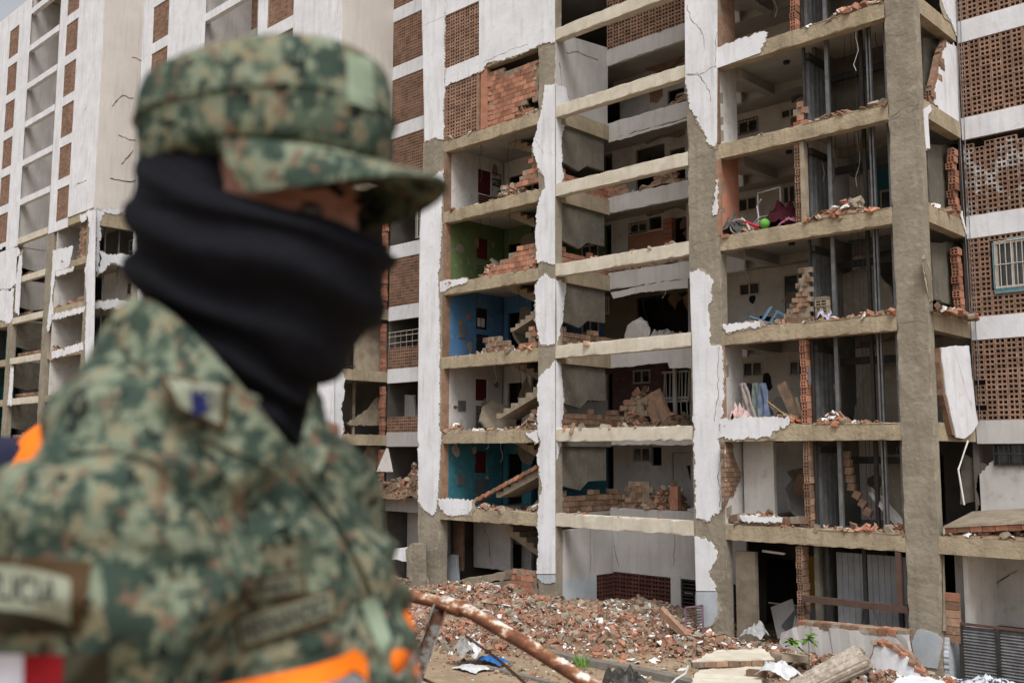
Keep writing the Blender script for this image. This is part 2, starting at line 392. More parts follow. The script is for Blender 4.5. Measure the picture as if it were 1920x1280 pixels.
def skeleton(root, X, kmax, kd, lowcol=CONC):
    """columns, beams, slabs and party walls; kd = highest level whose frame is laid bare"""
    top = Lt(kmax)+.9
    for a, b, yd in ((-19.79,-18.53,.4), (-13.5,-12.7,.35), (-7.19,-6.1,.35), (-.83,0,.33)):
        rough_box(MB(), X+a, X+b, 0, yd, -.6, top-.02, 2, .2).build('column', lowcol, root)
    for k in range(1, kmax+1):
        if k <= kd:
            for a, b in ((-18.53,-13.5), (-6.1,-.83)):
                m = MB(); n = 14; pts = []
                rough_box(m, X+a, X+b, .012, .3, Lb(k), Lt(k)); m.build('beam', CONCB, root)
            m = MB().box(X-.3, X-.004, .33, 2.95, Lb(k)-.02, Lt(k)-.01); m.build('side_beam', CONCB, root)
        m = rough_box(MB(), X-12.7, X-7.19, .01, .3, Lt(k)-.42, Lt(k)+.02, pc=.3 if k <= kd else .05)
        m.build('walkway_beam', CREAM if k <= kd+1 else WHITE, root)
        s_ = MB(); z0, z1 = Lt(k)-.15, Lt(k)-.02
        s_.box(X-19.6, X-.05, 3.06, 9, z0, z1); s_.box(X-19.6, X-12.86, .3, 3.06, z0, z1); s_.box(X-7.1, X-.31, .3, 3.06, z0, z1)
        s_.build('floor_slab', CEIL, root)
        rough_box(MB(), X-12.7, X-7.0, 2.95, 3.06, Lt(k)-.53, Lt(k)+.1, pc=.35 if k <= kd else .03, chip=.05).build('fascia', GREYW, root)
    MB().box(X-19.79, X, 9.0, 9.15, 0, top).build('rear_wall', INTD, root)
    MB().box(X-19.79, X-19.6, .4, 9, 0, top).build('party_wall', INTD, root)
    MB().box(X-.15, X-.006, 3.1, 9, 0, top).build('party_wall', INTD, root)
    MB().box(X-19.79, X, .3, 9.2, top-.02, top+.15).build('roof', CONC, root)
def upper(root, X, k0, kmax, sidez=0, wallz=0, lat=((-18.53,-16.58), (-6.1,-3.9)), wall=((-16.58,-12.7), (-3.9,0)), A=(-19.79,-18.53), C=(-7.19,-6.1), far=False):
    return upper_(root, X, k0, kmax, sidez, wallz, lat, wall, A, C)
def upper_(root, X, k0, kmax, sidez, wallz, lat, wall, A, C):
    """the undamaged storeys: plastered walls, lattice bays, recess"""
    z0 = Lt(k0)-.53; z1 = Lt(kmax)+.9; y = -.036
    for a, b in (A, C, *wall): MB().box(X+a, X+b, y, -.002, z0+(wallz if b == 0 else 0), z1).build('wall', WHITE, root)
    MB().box(X-12.86, X-12.69, -.01, 2.95, z0, z1).build('recess_wall', GREYW, root)
    MB().box(X-.33, X+.012, -.001, 2.95, z0+sidez, z1).build('side_wall', WARMW, root)
    MB().box(X-7.19, X-7.1, .3, 2.95, z0, z1).build('recess_wall', GREYW, root)
    for a, b in lat:
        for k in range(k0, kmax+1): MB().box(X+a, X+b, y+.006, .06, Lt(k)-.53, Lt(k)+.1 if k < kmax else z1).build('fascia', WHITE, root)
        for k in range(k0, kmax): lattice(root, X+a, X+b, Lt(k)+.1, Lt(k+1)-.53, .01)
    for k in range(k0, kmax):
        lattice(root, X-12.7, X-7.1, Lt(k)+.1, Lt(k+1)-.53, 2.96, )

# ------------------------------------------------------------------ central tower
T1 = empty('apartment_tower', (-9.9, 4, 0), 'large earthquake damaged white apartment tower filling the middle and right, its rooms open', 'building', 'three apartment towers in a row')
skeleton(T1, 0, 13, 7)
upper(T1, 0, 8, 13)
def plaster(pxs, axis=1, val=-.002, th=-.028, m=WHITE, amp=.06, straight=(), name='plaster', parent=T1, under=True):
    if under and -.06 < th < 0:
        n = len(pxs); fix = {i for q in straight for i in (q, (q+1) % n)}
        cx, cy = sum(p[0] for p in pxs)/n, sum(p[1] for p in pxs)/n; u = []
        for i, (x, y) in enumerate(pxs):
            l = math.hypot(x-cx, y-cy) or 1; d = 0 if i in fix else random.choice([0, 1, 2, 4, 6, 9])*random.random()
            u.append((x+(x-cx)/l*d, y+(y-cy)/l*d))
        sheet(MB(), u, axis, val, th*.45, amp*1.5, straight, .06).build('undercoat', UNDER, parent)
    return sheet(MB(), pxs, axis, val, th, amp*1.15, straight, .05).build(name, m, parent)
# top left: white pier, wall over the brick bay
plaster([(790,-90),(836,-90),(833,262),(821,258),(808,262),(797,268)], straight=(0,5))
plaster([(899,-60),(1041,-80),(1041,80),(1017,83),(1005,90),(980,100),(965,106),(940,113),(915,119),(905,133),(870,148),(834,162),(835,130),(899,104)], straight=(0,1,11,12,13))
MB().box(-18.53,-16.58,-.026,.06,Lt(7)+.1-.63,Lt(7)+.1).build('fascia', WHITE, T1)
lattice(T1, -12.7, -7.1, Lt(7)+.1, Lt(8)-.53, 2.96, objs=True, objx=-8.8)
lattice(T1, -18.53,-16.58, Lt(7)+.1, Lt(8)-.53, .01, objs=False)
lattice(T1, -18.53,-16.7, Lt(6)+.02, Lt(7)-.53, .01, objs=False)
MB().box(-16.70,-16.58,0.0,.2,Lt(6)+.02,Lt(7)-.47).build('broken_wall_edge', BRICKD, T1)
# white remains on the piers
plaster([(832,320),(829,380),(827,466),(822,520),(824,580),(825,655),(824,780),(827,820),(825,880),(822,936),(818,955),(812,966),(800,958),(785,940),(784,820),(788,440),(791,380),(797,345),(815,330)], straight=(14,15))
plaster([(783,1088),(802,1081),(804,1108),(788,1112)], m=DADO)
plaster([(1022,160),(1041,158),(1041,495),(1008,490),(1004,440),(1007,400),(1011,374),(1022,354),(1021,331),(1011,315),(1006,302),(999,285),(1001,262),(1007,246),(1011,226),(1017,203),(1020,184)], straight=(1,))
plaster([(1022,512),(1030,520),(1042,526),(1041,646),(1030,648),(1014,645),(1005,600),(1004,535)], straight=(2,))
plaster([(1041,676),(1042,1075),(1008,1075),(1010,1015),(1008,960),(1012,936),(1018,913),(1014,897),(1008,858),(1014,830),(1010,811),(1008,780),(1012,760),(1007,741),(1010,710),(1020,700)], straight=(0,1))
plaster([(1008,1077),(1042,1077),(1042,1089),(1030,1093),(1020,1091),(1012,1086)], m=DADO, straight=(0,1))
for q in ([(1042,158),(1060,164),(1068,200),(1052,260),(1055,340),(1049,352),(1042,356)], [(1042,526),(1060,529),(1055,600),(1044,648)],
          [(1042,676),(1052,690),(1056,740),(1053,800),(1042,806)], [(1043,808),(1058,812),(1048,850),(1043,862)]):
    plaster(q, axis=0, val=-12.698, th=-.02, straight=(len(q)-1,))
plaster([(1284,-80),(1346,-90),(1345,266),(1341,275),(1331,273),(1322,253),(1312,231),(1300,215),(1290,184),(1286,150)], straight=(0,1,9))
plaster([(1342,338),(1347,338),(1346,402),(1338,405)])
plaster([(1294,509),(1309,504),(1330,516),(1337,524),(1334,542),(1335,559),(1328,586),(1332,614),(1332,645),(1354,650),(1357,700),(1355,780),(1349,800),(1349,826),(1361,850),(1359,936),(1350,960),(1336,964),(1328,975),(1306,971),(1301,780),(1299,655),(1296,578)], straight=(20,21,22))
plaster([(1303,1005),(1324,1008),(1344,1030),(1346,1038),(1332,1069),(1330,1081),(1340,1093),(1343,1107),(1306,1107)], straight=(7,8))
plaster([(1306,1109),(1344,1109),(1347,1143),(1336,1171),(1309,1175)], m=DADO, straight=(0,4))
plaster([(1344,89),(1434,59),(1440,62),(1431,82),(1426,100),(1344,129)], val=.010, th=-.03, straight=(4,5))
plaster([(1356,608),(1425,603),(1426,613),(1398,618),(1379,621),(1364,625)], val=.010, th=-.03)
plaster([(1352,785),(1477,779),(1480,795),(1472,803),(1452,807),(1444,819),(1398,821),(1378,825),(1359,817),(1347,823)], val=.010, th=-.03)
plaster([(1388,965),(1468,969),(1464,977),(1394,977)], val=.010, th=-.05)
plaster([(1719,1181),(1726,1179),(1757,1188),(1767,1199),(1766,1212),(1760,1241),(1759,1247),(1758,1253),(1732,1250),(1725,1245),(1719,1236),(1713,1220),(1711,1207),(1714,1193)], m=DADO, amp=.02)
plaster([(1772,1183),(1784,1183),(1786,1170),(1799,1170),(1804,1272),(1772,1275),(1769,1230)], axis=0, val=.004, th=-.12, m=DADO, amp=.02)
plaster([(826,528),(877,521),(875,531),(853,536),(832,545),(826,548)], val=.010, th=-.03)
plaster([(824,934),(888,938),(886,952),(878,964),(851,967),(835,962),(824,948)], val=.010, th=-.03)
plaster([(984,812),(1008,808),(1008,830),(996,820)], val=.010, th=-.03)
plaster([(1730,207),(1742,197),(1745,207),(1738,217),(1742,279),(1735,279)], axis=0, val=.002, th=-.03, amp=.01)
plaster([(1728,486),(1733,484),(1745,520),(1748,563),(1742,566),(1737,530)], axis=0, val=.002, th=-.03, amp=.02, m=RUBC)
# torn right hand flank
plaster([(1775,79),(1796,89),(1802,230),(1803,254),(1794,246),(1784,244),(1765,230),(1760,203),(1752,194),(1753,174),(1761,131),(1771,95)], axis=0, val=-.02, th=.02, straight=(1,2), name='flank_wall')
sheet(MB(), [(1771,77),(1796,90),(1802,230),(1765,228),(1752,212),(1746,190),(1748,165),(1755,131),(1764,95)], 0, -.045, .16, .04, straight=(1,)).build('broken_wall_edge', BRICKD, T1)
plaster([(1757,-20),(1798,-20),(1796,70),(1788,55),(1772,22)], axis=0, val=.004, th=-.02, straight=(0,1))
plaster([(1803,396),(1806,412),(1812,440),(1808,430),(1802,410)], axis=0, val=.004, th=-.02)
for k, q in ((4, [(1738,272),(1797,270),(1806,392),(1745,392)]), (3, [(1745,455),(1800,455),(1814,580),(1752,560)]), (5, [(1730,70),(1790,80),(1790,245),(1735,180)])):
    sheet(MB(), q, 0, -.45, .12, .03).build('flank_wall', CONCD, T1)
for k, x in ((4, 1801), (3, 1807)):
    z0, z1 = Lt(k)+.05, Lb(k+1)-.3
    hollow_edge(T1, -.32, -.12, z0, z1, 2.62, 2.9, wob=.04)
# cracks
ck = MB()
for q in ([(1289,10),(1296,38),(1313,55),(1320,75),(1321,92)], [(1289,139),(1308,137),(1316,150),(1330,170),(1333,190)], [(1345,60),(1340,100),(1342,128)], [(1287,140),(1310,141),(1342,125)]):
    crack(ck, q, 1, -.033, .02)
for q in ([(1349,650),(1346,690),(1347,740),(1340,790)], [(1349,826),(1347,900),(1349,950)]): crack(ck, q, 1, -.034, .022)
for q in ([(905,118),(930,106),(960,92),(990,85)], [(836,105),(833,125)], [(1003,262),(1012,275),(1019,288)]): crack(ck, q, 1, -.033, .012)
for q in ([(1048,118),(1052,145),(1053,165),(1056,196)], [(1062,98),(1085,97),(1100,105),(1122,113)]): crack(ck, q, 0, -12.68, .03)
for q in ([(1700,62),(1686,66),(1655,68)], [(1725,195),(1700,200),(1668,222)]): crack(ck, q, 1, -.004, .012)
for q in ([(1668,226),(1715,205),(1730,203)], [(1660,32),(1690,18),(1712,14)], [(1684,604),(1740,600)], [(1688,780),(1752,787)], [(1290,300),(1342,290)], [(1295,460),(1342,448)]): crack(ck, q, 1, -.004, .012)
tag(ck.build('crack', CRACK, T1), kind='stuff')

# ---- bay with the stairs
STAIRC = {6: INTW, 5: INTW, 4: GREEN, 3: BLUE, 2: INTW, 1: TEAL}
for k in range(0, 7):
    z0 = Lt(k) if k else 0; z1 = Lb(k+1)+.3
    if k: 
        m = MB(); holewall(m, .3, 3.2, z0, z1, 0, .12, [(1.7, 2.35, z0+1.25, z0+2.1)] if k in (1,2,3,4) else [(1.75,2.5,z0+1.1,z0+2.1)])
        MB().add([(-18.4-y, x, z) for x, y, z in m.v], m.f).build('stair_wall', STAIRC[k], T1)
        # the cupboard and the meter louvre let into that wall
        cm = REDP if k in (5, 2, 1) else BLACKI if k != 4 else REDP
        a, b = (1.7, 2.35) if k != 5 else (1.75, 2.5)
        MB().box(-18.5, -18.44, a+.02, b-.02, z0+(1.25 if k != 5 else 1.1), z0+2.1).build('cupboard_door', cm, T1)
        lv = MB(); lz = z0+.15
        for i in range(9): lv.add([(-18.395,a,lz+i*.1),(-18.395,b,lz+i*.1),(-18.36,b,lz+i*.1+.02),(-18.36,a,lz+i*.1+.02),(-18.395,b,lz+i*.1+.085),(-18.395,a,lz+i*.1+.085)], [(0,1,2,3),(3,2,4,5)])
        lv.build('louvre', REDP if k == 5 else LOUV if k in (1,2) else BLACKI if k == 3 else GREEN, T1)
        if k < 4: 
            mbx = MB().box(-18.4,-18.36,.75,1.15,z0+.8,z0+1.2).build('meter_box', LOUV, T1)
        MB().box(-18.53,-18.41,.02,.3,z0,Lb(k+1)).build('broken_wall_edge', BRICKD, T1)
        if k == 3:
            pp = MB().box(-18.438,-18.434,1.8,1.98,z0+1.35,z0+1.7).box(-18.438,-18.434,2.02,2.2,z0+1.35,z0+1.7).build('paper_notice', INTW, T1)
    bk = {6: INTW, 5: INTD, 4: GREEN, 3: BLUE, 2: INTW, 1: TEAL, 0: INTW}[k]
    m = MB(); holewall(m, -19.6, -14.9, z0, z1, 5.6, .12, [(-18.2,-17.2,z0,z0+2.05), (-16.2,-15.3,z0+1.2,z0+2.0)])
    m.build('inner_wall', bk, T1)
    m = MB(); holewall(m, -18.52, -16.9, z0, z1, 3.3, .12, [(-18.2,-17.4,z0,z0+2.0)])
    m.build('inner_wall', bk if k not in (5,) else INTW, T1)
    if k <= 6: window(T1, -16.2,-15.3,z0+1.2,z0+2.0,5.62)
    (k not in (4, 5)) and stair(T1, k, -15.9+(.7 if k == 3 else 0), -13.7, z0+.45+(.3 if k == 3 else 0), z0+1.5, .36, 1.4, 6, m=RUBC); stair(T1, k, -13.7, -16.5, z0+1.45, z0+2.84, 1.5, 2.55, m=RUBC)
    MB().box(-13.69,-12.9,.37,2.55,z0+1.25,z0+1.4).build('landing', CONCD, T1)
MB().box(-17.2,-16.9,.35,3,Lt(5)+.0,Lt(5)+.01).build('dark_floor_strip', BLACKI, T1)  # thin black strip laid on the floor
# 'PISO 5' written on the landing wall
def flat_text(parent, s_, size, org, ux, uz, m, name='painted_text', ext=.004):
    c = bpy.data.curves.new('t', 'FONT'); c.body = s_; c.size = size; c.extrude = 0; o = bpy.data.objects.new('t', c); COL.objects.link(o)
    bpy.context.view_layer.update(); me = bpy.data.meshes.new_from_object(o.evaluated_get(bpy.context.evaluated_depsgraph_get()))
    v = [Vector(org)+Vector(ux)*p.co.x+Vector(uz)*p.co.y for p in me.vertices]; f = [tuple(q.vertices) for q in me.polygons]
    bpy.data.objects.remove(o); mb = MB(); mb.add(v, f); return mb.build(name, m, parent)
z5 = Lt(5)
MB().box(-18.395,-18.392,2.56,3.05,z5+1.55,z5+1.88).build('painted_plate', BLACKI, T1)
flat_text(T1, 'PISO', .3, (-18.388,2.58,z5+1.61), (0,.72,0), (0,0,1), INTW)
flat_text(T1, '5', .42, (-18.388,2.82,z5+1.1), (0,1,0), (0,0,1), BLACKI)
fr = MB()
for a, b, c, d in ((2.5,3.06,z5+2.06,z5+2.1),(2.5,3.06,z5+1.04,z5+1.08),(3.03,3.06,z5+1.08,z5+2.06)): fr.box(-18.395,-18.39,a,b,c,d)
fr.build('painted_frame', REDP, T1)
# brick infill of the sixth floor and torn brick corners
brick_region(T1, [(909,143),(1014,108),(1014,188),(985,187),(974,206),(1014,206),(1014,212),(912,247)], .12, .29, .19)
MB().box(-16.5,-16.2,.02,.3,Lt(6)+.02,Lt(7)-.47).build('brick_jamb', BRICK, T1)
brick_region(T1, [(968,352),(1008,338),(1010,290),(998,290),(990,318),(972,328)], .1)
brick_region(T1, [(915,520),(1006,502),(1006,455),(975,462),(950,480),(928,496)], .1)
brick_region(T1, [(962,655),(1006,650),(1006,612),(990,612),(985,638)], .1)
brick_region(T1, [(905,662),(960,655),(958,640),(925,628),(905,632)], .1, m=BRICKD, jit=.03)
brick_region(T1, [(942,1100),(1008,1135),(1008,1068),(965,1068),(942,1082)], .1)

# ---- recess: hanging stair wall, back rooms
for k in range(1, 6):
    z0 = Lt(k)
    q = [(.2,Lb(k+1)+.3),(2.75,Lb(k+1)+.3),(2.75,z0+1.07),(1.75,z0+1.05),(1.3,z0+.75),(.2,z0+.94)]
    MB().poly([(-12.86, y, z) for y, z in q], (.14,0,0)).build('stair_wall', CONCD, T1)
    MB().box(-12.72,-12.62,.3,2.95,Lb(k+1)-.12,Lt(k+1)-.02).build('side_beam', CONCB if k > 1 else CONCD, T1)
    MB().box(-13.0,-12.9,.3,4.0,z0,z0+.4).build('broken_brick_wall', MORT, T1); bricks_joined(T1, 0, -12.9, [(.3,z0),(4.0,z0),(4.0,z0+.55),(3.0,z0+.4+.2*(k%2)),(2.2,z0+.75),(1.2,z0+.5),(.3,z0+.8)], BRICK if k in (4,5) else BRICKD)
sheet(MB(), [(1042,60),(1140,90),(1139,236),(1120,231),(1100,222),(1089,221),(1060,232),(1055,228),(1042,240)], 0, -12.69, .16, .04, straight=(0,1)).build('recess_wall', GREYW, T1)
def backroom(k, m, holes, y=5.2):
    z0 = Lt(k); mb = MB(); holewall(mb, -13.6, -6.3, z0, Lt(k+1)-.15, y, .12, holes); mb.build('inner_wall', m, T1)
def bh(x0_, y0_, x1_, y1_, y=5.2): a, b = P(x0_,y0_,1,y), P(x1_,y1_,1,y); return (min(a.x,b.x), max(a.x,b.x), min(a.z,b.z), max(a.z,b.z))
def tofloor(h, k): return (h[0], h[1], Lt(k), h[3])
backroom(6, INTW, [tofloor(bh(1150,200,1162,180),6), tofloor(bh(1252,200,1285,162),6)])
backroom(5, INTW, [tofloor(bh(1132,320,1148,285),5), tofloor(bh(1192,310,1246,268),5), tofloor(bh(1256,310,1284,275),5)])
w4 = bh(1182,440,1214,415); backroom(4, INTW, [w4, bh(1216,432,1240,404), tofloor(bh(1264,460,1294,404),4), tofloor(bh(1132,460,1146,420),4)]); window(T1, *w4, 5.2, bars=1)
zz = Lt(4); MB().box(-14.2, w4[0]-.1, 5.17,5.198,zz,zz+1.0).box(w4[0]-.1, w4[1]+1.0, 5.17,5.198,zz,w4[2]-.05).build('painted_dado', SALMD, T1)
bp_ = P(1254,440,1,4.8)
for i in range(11): MB().box(bp_.x-.2,bp_.x+.2,4.7,4.95,zz+.05+i*.2,zz+.05+i*.2+.18).build('brick', BRICK, T1)
backroom(3, OLIVE, [bh(1132,590,1143,556), tofloor(bh(1194,620,1299,545),3)]); window(T1, *bh(1132,590,1143,556), 5.2)
w2_ = bh(1188,720,1220,692); backroom(2, PURP, [w2_, tofloor(bh(1250,790,1296,690),2), tofloor(bh(1132,760,1148,700),2)]); window(T1, *w2_, 5.2)
zz = Lt(2); g = MB(); gx0, gx1 = P(1244,740,1,4.6).x, P(1290,740,1,4.6).x; gz1 = P(1265,697,1,4.6).z; gz0 = P(1265,752,1,4.6).z
for i in range(9): g.tube([(gx0+(gx1-gx0)*i/8,4.6,gz0),(gx0+(gx1-gx0)*i/8+random.uniform(-.08,.08),4.6,gz1)], .03, 4)
for h_ in (gz0, gz0+.12, gz1): g.box(gx0-.05,gx1,4.57,4.63,h_-.04,h_+.04)
for i in range(3): g.tube([(gx0+.8+i*.25,4.6,zz),(gx0+.75+i*.25,4.6,gz0)], .025, 4)
g.build('white_gate', WHITEG, T1); px_ = P(1264,740,1,4.3).x; MB().box(px_-.06,px_+.06,4.3,4.4,zz,zz+2.3).build('post', INTW, T1)
w1_ = bh(1187,866,1221,838); d1 = tofloor(bh(1262,940,1298,848),1); backroom(1, INTW, [w1_, d1, bh(1222,872,1240,838), tofloor(bh(1134,900,1150,835),1)]); window(T1, *w1_, 5.2)
zz = Lt(1); d = MB().box(d1[0]+.03,d1[1]-.03,5.22,5.28,zz,d1[3]-.02)
for a in (.12,.52):
    for b in (.15,.8,1.4): d.box(d1[0]+a,d1[0]+a+.3,5.205,5.22,zz+b,zz+b+.45)
dd = d.build('door', INTW, T1); MB().tube([(d1[0]+.1,5.19,zz+1),(d1[0]+.18,5.14,zz+1)], .02).build('handle', STEELD, dd)
MB().box(-12.7,-12.5,3.3,5.2,0,zz).build('party_wall', GREYW, T1)
for k in (1,2,4,5): bricks_joined(T1, 1, 3.3, [(-13.6,Lt(k)),(-11.6,Lt(k)),(-11.9,Lt(k)+.4),(-12.6,Lt(k)+.75),(-13.6,Lt(k)+.6)], BRICKD, jit=.04)
# torn edge hanging under the fascias
for q in ([(1141,262),(1290,222),(1290,226),(1141,268)], [(1145,548),(1160,546),(1200,536),(1290,522),(1290,540),(1200,548),(1150,560)], [(1140,682),(1298,664),(1298,690),(1255,690),(1252,679),(1145,690)]):
    sheet(MB(), q, 1, 2.93, .03, .03).build('torn_plaster', GREYW, T1)
# ground floor of the recess
MB().box(-12.7,-12.58,.35,2.95,1.35,Lt(1)-.55).build('recess_wall', GREYW, T1)
MB().box(-12.7,-12.575,.35,2.0,-.5,1.35).build('recess_wall', DADO, T1)
MB().box(-12.58,-7.19,2.94,3.06,1.4,Lt(1)-.53).build('recess_wall', GREYW, T1)
def lat_side(y0, y1, z0, z1, x):
    m = MB(); ny = round((y1-y0)/.28); nz_ = round((z1-z0)/.14)
    t = MB()
    for j in range(nz_):
        for i in range(ny): block_geo(t, y0+i*(y1-y0)/ny, 0, z0+j*(z1-z0)/nz_, (y1-y0)/ny, (z1-z0)/nz_)
    m.add([(x-y, xx, z) for xx, y, z in t.v], t.f); o = m.build('lattice_panel', LATTR, T1); tag(o, kind='stuff')
lat_side(2.0, 2.95, -.3, 1.35, -12.58)
lattice(T1, -12.58, -10.1, -.3, 1.38, 2.96, m=LATTR)
MB().box(-10.1,-9.7,2.9,3.06,-.3,1.5).build('post', GREYW, T1)
lv = MB()
for i in range(13): lv.box(-9.7,-7.19,2.95,3.03,-.1+i*.12,-.1+i*.12+.035)
for x in (-9.7,-8.5,-7.3): lv.box(x,x+.05,2.94,3.05,-.2,1.4)
lv.build('steel_louvre', STEELD, T1)
ck = MB(); 
for q in ([(1108,990),(1107,1030),(1108,1072)],): crack(ck, q, 0, -12.57, .02)
for q in ([(1150,1000),(1152,1030),(1160,1062)], [(1264,1000),(1265,1030),(1263,1060)]): crack(ck, q, 1, 2.93, .02)
tag(ck.build('crack', CRACK, T1), kind='stuff')

# ---- bay with the lift shaft
for k in range(0, 8):
    z0 = Lt(k) if k else 0; z1 = Lb(k+1)
    lm = {7: BRICKD, 6: BRICKD, 5: INTW, 4: SALM, 3: CONCD, 2: INTW, 1: INTW, 0: CONCD}[k]
    if k not in (0, 3): MB().box(-6.21,-6.1,.02,1.15,z0,z1+.3).build('return_wall', lm, T1)
    if k in (2, 4, 5): MB().box(-6.2,-6.02,-.006,.06,z0+.02,z1-.01).build('broken_wall_edge', BRICKD, T1)
    bm_ = {1: INTW, 0: INTD}.get(k, INTW); h = []
    def hp_(x0_, y0_, x1_, y1_): a, b = P(x0_,y0_,1,4.8), P(x1_,y1_,1,4.8); return (a.x, b.x, min(a.z,b.z), max(a.z,b.z))
    if k > 1: h = [(-8.0,-7.1,z0+.85,z0+1.75), (-5.95,-5.0,z0+.85,z0+1.75)]
    if k == 5: h = [hp_(1384,255,1421,220), hp_(1464,226,1500,198)]
    if k == 4: h = [hp_(1384,400,1420,366), hp_(1468,385,1492,345)]
    if k == 3: h = [hp_(1386,557,1425,527), hp_(1470,590,1525,508)]
    if k == 2: h = [hp_(1393,708,1430,676), hp_(1480,706,1515,674)]
    if k == 1: h = [(-5.6,-4.2,z0,z0+2.1)]
    if k == 0: h = [(-7.6,-6.4,0,2.1),(-5.5,-4.2,0,2.1)]
    mb = MB(); holewall(mb, -10.5,-3.4, z0, z1+.3, 4.8, .12, h); mb.build('inner_wall', bm_, T1)
    for q, hh in enumerate(h):
        if k > 1 and hh[1]-hh[0] < 1.3: window(T1, *hh, 4.82, bars=(1 if (k == 5 and q == 0) else False))
    MB().box(-6.2,-5.9,1.15,3.2,z1+.0,z1+.31).build('ceiling_beam', CEIL, T1)
    MB().box(-10.4,-3.4,3.2,3.45,z1+.05,z1+.31).build('ceiling_beam', CEIL, T1)
    if k > 1: MB().tube([(-4.6,1.6,z1+.31),(-4.6,1.6,z1+.22)], .1, 8).build('ceiling_lamp', STEELD, T1)
    # partition and lift
    px = -3.45
    if k in (4, 2, 1, 0, 6, 7): 
        if k != 7 : hollow_edge(T1, px-.2+(-.3 if k == 0 else 0), px-.02+(-.3 if k == 0 else 0), z0+.02, z1-.01, .12, .5, m=BRICK if k in (2, 6) else BRICKD)
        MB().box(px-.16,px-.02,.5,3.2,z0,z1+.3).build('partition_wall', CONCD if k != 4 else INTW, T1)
    if k == 4: MB().box(px-.02,px+.1,.1,.34,z0,z1-.01).build('concrete_post', RUBC, T1)
    if k in (5, 3): MB().box(px-.1,px,1.2,3.2,z0,z1+.3).build('partition_wall', CONCD, T1)
    ep = MB(); n = 9
    if k:
        for i in range(n):
            y0_ = .45+i*.13; ep.box(px+.02,px+.06+(.035 if i % 2 else 0),y0_,y0_+.125,z0+.02,z0+2.05)
        ep.build('lift_door', STEEL, T1)
        MB().box(px+.02,px+.2,.4,1.75,z0+2.05,z0+2.22).build('lift_door_header', STEELD, T1)
        MB().box(px+.02,px+.09,.33,.42,z0,z1).build('lift_door_jamb', STEELD, T1)
        for x, wd, y_, m in ((-2.82,.11,.6,STEEL),(-1.98,.1,1.0,STEELD),(-1.62,.045,.6,STEEL),(-1.54,.045,.62,STEEL),(-1.17,.09,.8,STEEL)):
            MB().box(x-wd/2,x+wd/2,y_,y_+.1,z0-.02,z1+.5).build('guide_rail', m, T1)
        for x, y_ in ((-2.55,1.2),(-2.3,1.1),(-2.1,.9)): MB().tube([(x,y_,z0),(x+.02,y_,z1+.5)], .008, 4).build('cable', WIRE, T1)
        MB().box(-3.3,-.83,1.9,2.05,z0+1.75,z0+1.95).build('rail_bracket', STEELD, T1)
        # shaft back wall and the room behind it
        h2 = [(-3.2,-2.4,z0+.9,z0+1.8),(-1.9,-1.0,z0+.9,z0+1.8)] if k in (4, 2) else [(-2.8,-1.6,z0,z0+2)]
        mb = MB(); holewall(mb, -3.4,-.15, z0, z1+.3, 4.8, .12, h2); mb.build('inner_wall', {4: TEAL, 2: INTW}.get(k, INTD), T1)
        if k in (4, 2):
            for hh in h2: window(T1, *hh, 4.82)
for k, q in ((5, [(1556,75),(1700,60),(1700,230),(1556,240)]), (6, [(1556,-80),(1690,-80),(1690,40),(1556,60)]), (3, [(1550,531),(1585,512),(1620,495),(1650,516),(1668,535),(1677,577),(1677,610),(1550,610)]),
             (2, [(1615,715),(1630,690),(1651,672),(1682,685),(1700,690),(1700,800),(1595,800)]), (1, [(1660,850),(1700,850),(1700,1000),(1660,1000),(1650,930)]), (4, [(1556,255),(1640,235),(1690,230),(1690,262),(1640,280),(1600,290),(1556,300)])):
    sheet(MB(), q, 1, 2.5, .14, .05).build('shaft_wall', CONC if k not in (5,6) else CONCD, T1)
# broken bits of partition
brick_region(T1, None, .15, .2, .14, m=BRICKD, world=[(-4.25,Lt(3)+.02),(-3.3,Lt(3)+.02),(-3.3,Lt(3)+1.6),(-3.6,Lt(3)+1.5),(-3.7,Lt(3)+1.0),(-3.95,Lt(3)+.6)], jit=.02)
hollow_edge(T1, -3.2,-2.85,Lt(3)+.02,Lt(3)+.7,.2,.4, m=RUBC)
brick_region(T1, None, .3, .22, .19, m=BRICK, world=[(-3.75,Lt(5)+.02),(-3.4,Lt(5)+.02),(-3.4,Lt(5)+.85),(-3.7,Lt(5)+.85)], jit=.02)
# fl 1 brick face showing behind fallen plaster on the return wall; ground floor portal, steel frame
sheet(MB(), [(1352,828),(1372,830),(1378,860),(1391,890),(1380,915),(1366,938),(1364,945),(1354,950)], 0, -6.075, .03, .03).build('exposed_brickwork', MORT, T1)
bricks_joined(T1, 0, -6.07, [(lambda p: (p.y, p.z))(P(*q, 0, -6.07)) for q in [(1353,829),(1371,831),(1378,860),(1390,891),(1379,915),(1365,938),(1354,949)]], BRICKD, .22, .14, .03, .004)
MB().box(-6.0,-5.0,.9,1.05,Lt(1),Lb(2)+.3).build('inner_wall', INTW, T1)
MB().box(-5.95,-5.3,.25,.4,.1,2.75).build('leaning_panel', RUBC, T1)
